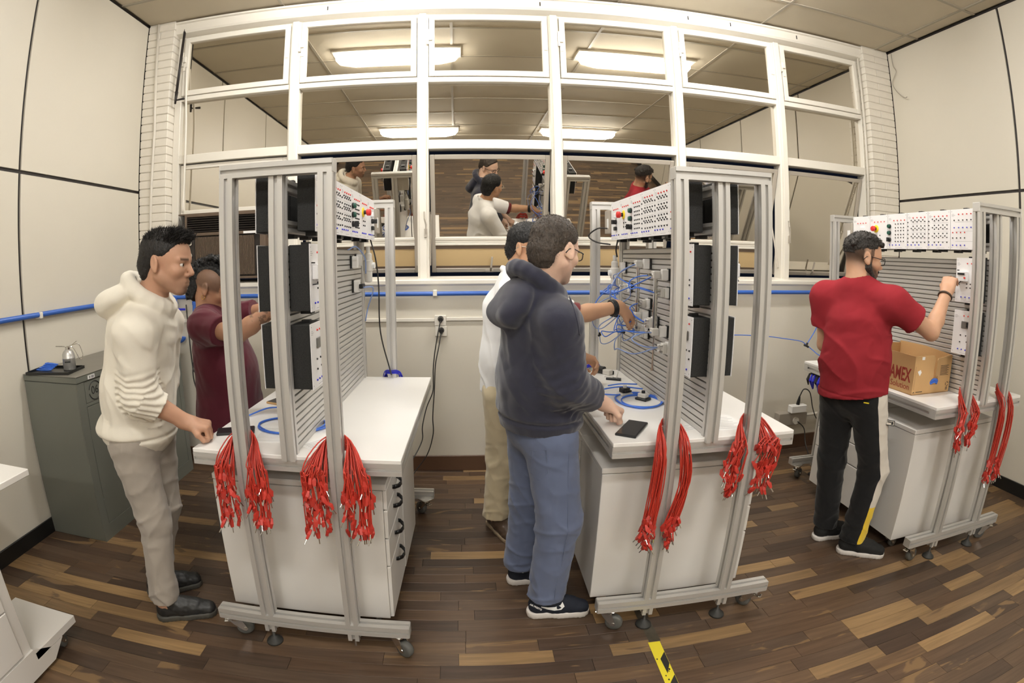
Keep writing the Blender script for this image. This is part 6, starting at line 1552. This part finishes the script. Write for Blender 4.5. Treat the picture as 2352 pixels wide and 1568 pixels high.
# ---- the man in the red shirt
def man_red():
    H = Frame((2.065, 2.07, 1.585), -20, 10); B = Frame((2.04, 2.06, 1.1), 18, 2)
    J = nj(pelvis=(2.065, 2.065, .90), chest=(2.045, 2.06, 1.23), neck=(2.03, 2.06, 1.445), shR=(2.105, 1.875, 1.375), shL=(1.965, 2.245, 1.375), elR=(2.315, 1.785, 1.24), wrR=(2.500, 1.845, 1.430),
           elL=(2.01, 2.275, 1.115), wrL=(2.20, 2.20, 1.05), hpR=(2.10, 1.975, .86), hpL=(2.04, 2.15, .86), knR=(2.20, 1.945, .485), knL=(2.07, 2.155, .49), anR=(2.145, 1.935, .09), anL=(2.10, 2.13, .09))
    skin = skin_mat('tan_skin_red_shirt_man', srgb(198, 155, 126), srgb(44, 36, 31))
    lo, hi = bounds(J); lo[2] = 0; hi = np.maximum(hi, H.o + .2); hi[0] += .06; hi[2] = max(hi[2], 1.82); F = Field(lo, hi, .0038)
    body_prims(F, J, B, H, .006); head_prims(F, H)
    hand_prims(F, J['wrR'], (.045, .012, .085), (.75, .25, -.35), 1, curl=(55, 45, 30), thumb=[(.6, .5, .6), (.6, .1, .8), (.5, -.2, .8)])
    hand_prims(F, J['wrL'], (.09, -.01, -.02), (0, -.4, -.9), 1, curl=(40, 50, 30))
    def tone(V):
        q = H.inv(V); fade = .88 * ss(q[:, 2], -.07, .0) * ss(-q[:, 0], -.03, -.01) * ss(-np.abs(q[:, 1]), -.080, -.073)
        fade = np.maximum(fade, .45 * ss(q[:, 2], -.075, -.02) * (q[:, 0] < -.03))
        brow = .85 * np.exp(-((q[:, 2] - .024) / .0055) ** 2) * (q[:, 0] > .07) * (np.abs(q[:, 1]) > .012) * (np.abs(q[:, 1]) < .05)
        jaw = .85 * ss(q[:, 0], -.002, .015) * ss(-(q[:, 2] + .02 + .55 * np.maximum(q[:, 0] - .02, 0)), -.01, .012) * (q[:, 2] > -.14)
        sb = .8 * ss(q[:, 0], .0, .01) * (q[:, 0] < .028) * (q[:, 2] > -.04) * (np.abs(q[:, 1]) > .05)
        return np.clip(np.maximum(np.maximum(fade, jaw), np.maximum(sb, brow)) * (V[:, 2] > 1.44), 0, 1)
    p = person('bearded man in red shirt and black joggers touching a module of the right workstation', F, J, skin, tone)
    eyes(p, H, skin); r = random.Random(12); top = []
    for i in range(170):
        x = r.uniform(-.095, .088); y = r.uniform(-.062, .062) * (1 - max(0, x) * 2); b = (x, y, .122 - 5.4 * x * x - 6 * y * y)
        top.append((b, (b[0] + r.uniform(-.004, .012), b[1] + r.uniform(-.008, .008), b[2] + r.uniform(.002, .012)), .0125, .007))
    hm = hair_mat('wavy_black_hair', srgb(42, 37, 33)); ho = hair(p, H, hm, .005, [(-.13, .012), (-.06, .012), (-.02, .03), (.02, .034), (.045, .044), (.062, .066), (.13, .078)], top, (60, .003), .7, h=.0036)
    strands(p, H, ho, hm, 2500, (.003, .009), (.4, 0, -.1), .5, -1, .0011, 6, jit=.9)
    F = Field(H.o - .17, H.o + .15, .0038); a = H.A
    for s in (1, -1): F.rc(H(.008, s * .054, -.045), H(.064, s * .020, -.098), .0245, .024, .02); F.rc(H(.014, s * .064, -.005), H(.012, s * .06, -.04), .010, .016, .015)
    F.el(H(.076, 0, -.104), (.024, .028, .024), a, .02); F.rc(H(.090, -.022, -.052), H(.090, .022, -.052), .009, .009, .012)
    fn = folds(90, 5); F.displace(lambda P: -.0018 * fn(P))
    X = np.stack(np.meshgrid(*F.ax, indexing='ij'), -1).reshape(-1, 3); q = H.inv(X); lim = -.012 - .62 * np.maximum(q[:, 0] - .02, 0) + .0 * q[:, 1]
    lim = np.where(q[:, 0] > .082, -.046, lim)
    F.d = np.maximum(F.d, ((q[:, 2] - lim) * .8).reshape(F.d.shape).astype(f32)); F.rc(H(.10, -.014, -.0665), H(.10, .014, -.0665), .0085, .0085, .004, 's')
    link('beard', F.mesh('beard', hair_mat('black_beard', srgb(40, 34, 30))), p)
    glasses(p, H, M['black'])
    rm = cloth_mat('red_tshirt', srgb(146, 42, 50), .95, 600, .03, .0)
    lo, hi = bounds({k: J[k] for k in ('pelvis', 'chest', 'neck', 'shR', 'shL', 'elR', 'elL')}, .2); lo[2] = .82; hi[2] = 1.56
    F = Field(lo, hi, .005); lat = B.v(0, 1, 0)
    F.rc((2.06, 2.065, .90), (2.05, 2.06, 1.08), .165, .152, .05, lat=lat, f=1.16); F.rc((2.05, 2.06, 1.08), J['chest'] + [0, 0, .03], .152, .142, .05, lat=lat, f=1.25)
    F.rc(J['chest'] + [-.0, 0, .07], J['neck'] - [0, 0, .02], .122, .075, .05, lat=lat, f=1.35)
    for s in 'LR':
        F.rc(J['neck'] - [0, 0, .02], J['sh' + s], .066, .078, .05); F.rc(J['sh' + s], J['sh' + s] + (J['el' + s] - J['sh' + s]) * .62, .080, .074, .04)
    a1, a2 = folds(4.6, 71, (.8, .8, 1.3)), folds(12, 72); lt = B.v(0, 1, 0); r1 = ridges(3.2, 73, (lt[0], lt[1], .55)); r2 = ridges(3.0, 74, (lt[0], lt[1], -.5))
    F.displace(lambda P: -.003 * (np.abs(a1(P)) - .4) - .0008 * a2(P) - (.008 * r1(P) + .006 * r2(P)) * ss(1.40 - P[:, 2], .04, .22) + .004 * np.exp(-(np.abs(P[:, 2] - .905 - .0) / .004) ** 2))
    for s in 'LR': F.cutcap(J['sh' + s] + (J['el' + s] - J['sh' + s]) * .58, J['el' + s] - J['sh' + s], .12, .14)
    F.rc(H(-.03, 0, -.04), J['neck'] - [0, 0, .0], .056, .062, .01, 's'); F.cut((2.06, 2.06, .893), (.12, -.1, -1))
    garment(p, 'tshirt', F, rm)
    # bracelet
    c = J['elR'] + (J['wrR'] - J['elR']) * .90; ax = Vector(J['wrR'] - J['elR']).normalized(); u = ax.orthogonal().normalized(); v = ax.cross(u)
    MB().tube([Vector(c) + u * .036 * math.cos(a_) + v * .036 * math.sin(a_) for a_ in np.linspace(0, 2 * PI, 20, endpoint=False)], .006, 6, closed=True).build('bracelet', M['brown_leather'], p, smooth=True)
    jk = cloth_mat('black_joggers', srgb(25, 25, 26), .88, 500, .05); jw = cloth_mat('off_white_side_stripe', srgb(214, 206, 194), .85, 500, .03); jy = cloth_mat('yellow_side_stripe', srgb(232, 198, 52), .85, 500, .03)
    nt = jk.node_tree; bs = nt.nodes['Principled BSDF']; at = nt.nodes.new('ShaderNodeAttribute'); at.attribute_name = 'tone'; geo = nt.nodes.new('ShaderNodeNewGeometry'); sx = nt.nodes.new('ShaderNodeSeparateXYZ')
    nt.links.new(geo.outputs['Position'], sx.inputs[0]); lt_ = nt.nodes.new('ShaderNodeMath'); lt_.operation = 'LESS_THAN'; lt_.inputs[1].default_value = .30; nt.links.new(sx.outputs['Z'], lt_.inputs[0])
    gt = nt.nodes.new('ShaderNodeMath'); gt.operation = 'GREATER_THAN'; gt.inputs[1].default_value = .5; nt.links.new(at.outputs['Fac'], gt.inputs[0])
    m1, m2 = nt.nodes.new('ShaderNodeMix'), nt.nodes.new('ShaderNodeMix'); m1.data_type = m2.data_type = 'RGBA'
    nt.links.new(lt_.outputs[0], m1.inputs[0]); m1.inputs[6].default_value = (*srgb(210, 203, 192), 1); m1.inputs[7].default_value = (*srgb(228, 194, 54), 1)
    old = bs.inputs['Base Color'].links[0].from_socket; nt.links.new(gt.outputs[0], m2.inputs[0]); nt.links.new(old, m2.inputs[6]); nt.links.new(m1.outputs[2], m2.inputs[7]); nt.links.new(m2.outputs[2], bs.inputs['Base Color'])
    def stripe(P):
        tb = np.clip((J['hpR'][2] - P[:, 2]) / (J['hpR'][2] - J['knR'][2]), 0, 1)[:, None]; tc_ = np.clip((J['knR'][2] - P[:, 2]) / (J['knR'][2] - J['anR'][2]), 0, 1)[:, None]
        axp = np.where(P[:, 2:3] > J['knR'][2], J['hpR'] + (J['knR'] - J['hpR']) * tb, J['knR'] + (J['anR'] - J['knR']) * tc_)
        d = P - axp; o = np.array([math.cos(math.radians(-80)), math.sin(math.radians(-80))]); ang = np.degrees(np.arctan2(d[:, 0] * -o[1] + d[:, 1] * o[0], d[:, 0] * o[0] + d[:, 1] * o[1]))
        return np.clip(.5 + (26 - np.abs(ang)) / 60, 0, 1) * (P[:, 1] < 2.04)
    t = trousers(p, J, B, jk, 'joggers', .004, thigh=.104, knee=.078, hem=.066, hemz=.085, amp=.007, seed=77, attr=stripe)
    b_, Mx = patch(t, 'label_patch', (2.17, 1.86, .775), .045, .028, M['ink']); MB().box(-.019, .019, -.010, .010, .0012, .0022, M=Mx).build('patch_field', jw, b_); MB().box(-.016, .004, .001, .007, .0022, .0026, M=Mx).box(.005, .016, -.008, .007, .0022, .0026, M=Mx).build('patch_print', M['ink'], b_, kind='stuff')
    patch(t, 'pocket_tag', (2.06, 1.95, .865), .028, .006, M['yellow'])
    for hx, ang in (((2.075, 1.975), -34), ((2.02, 2.13), -6)):
        shoe(p, hx, ang, .30, M['black_knit'], M['white_sole'], sole_h=.028)
man_red()
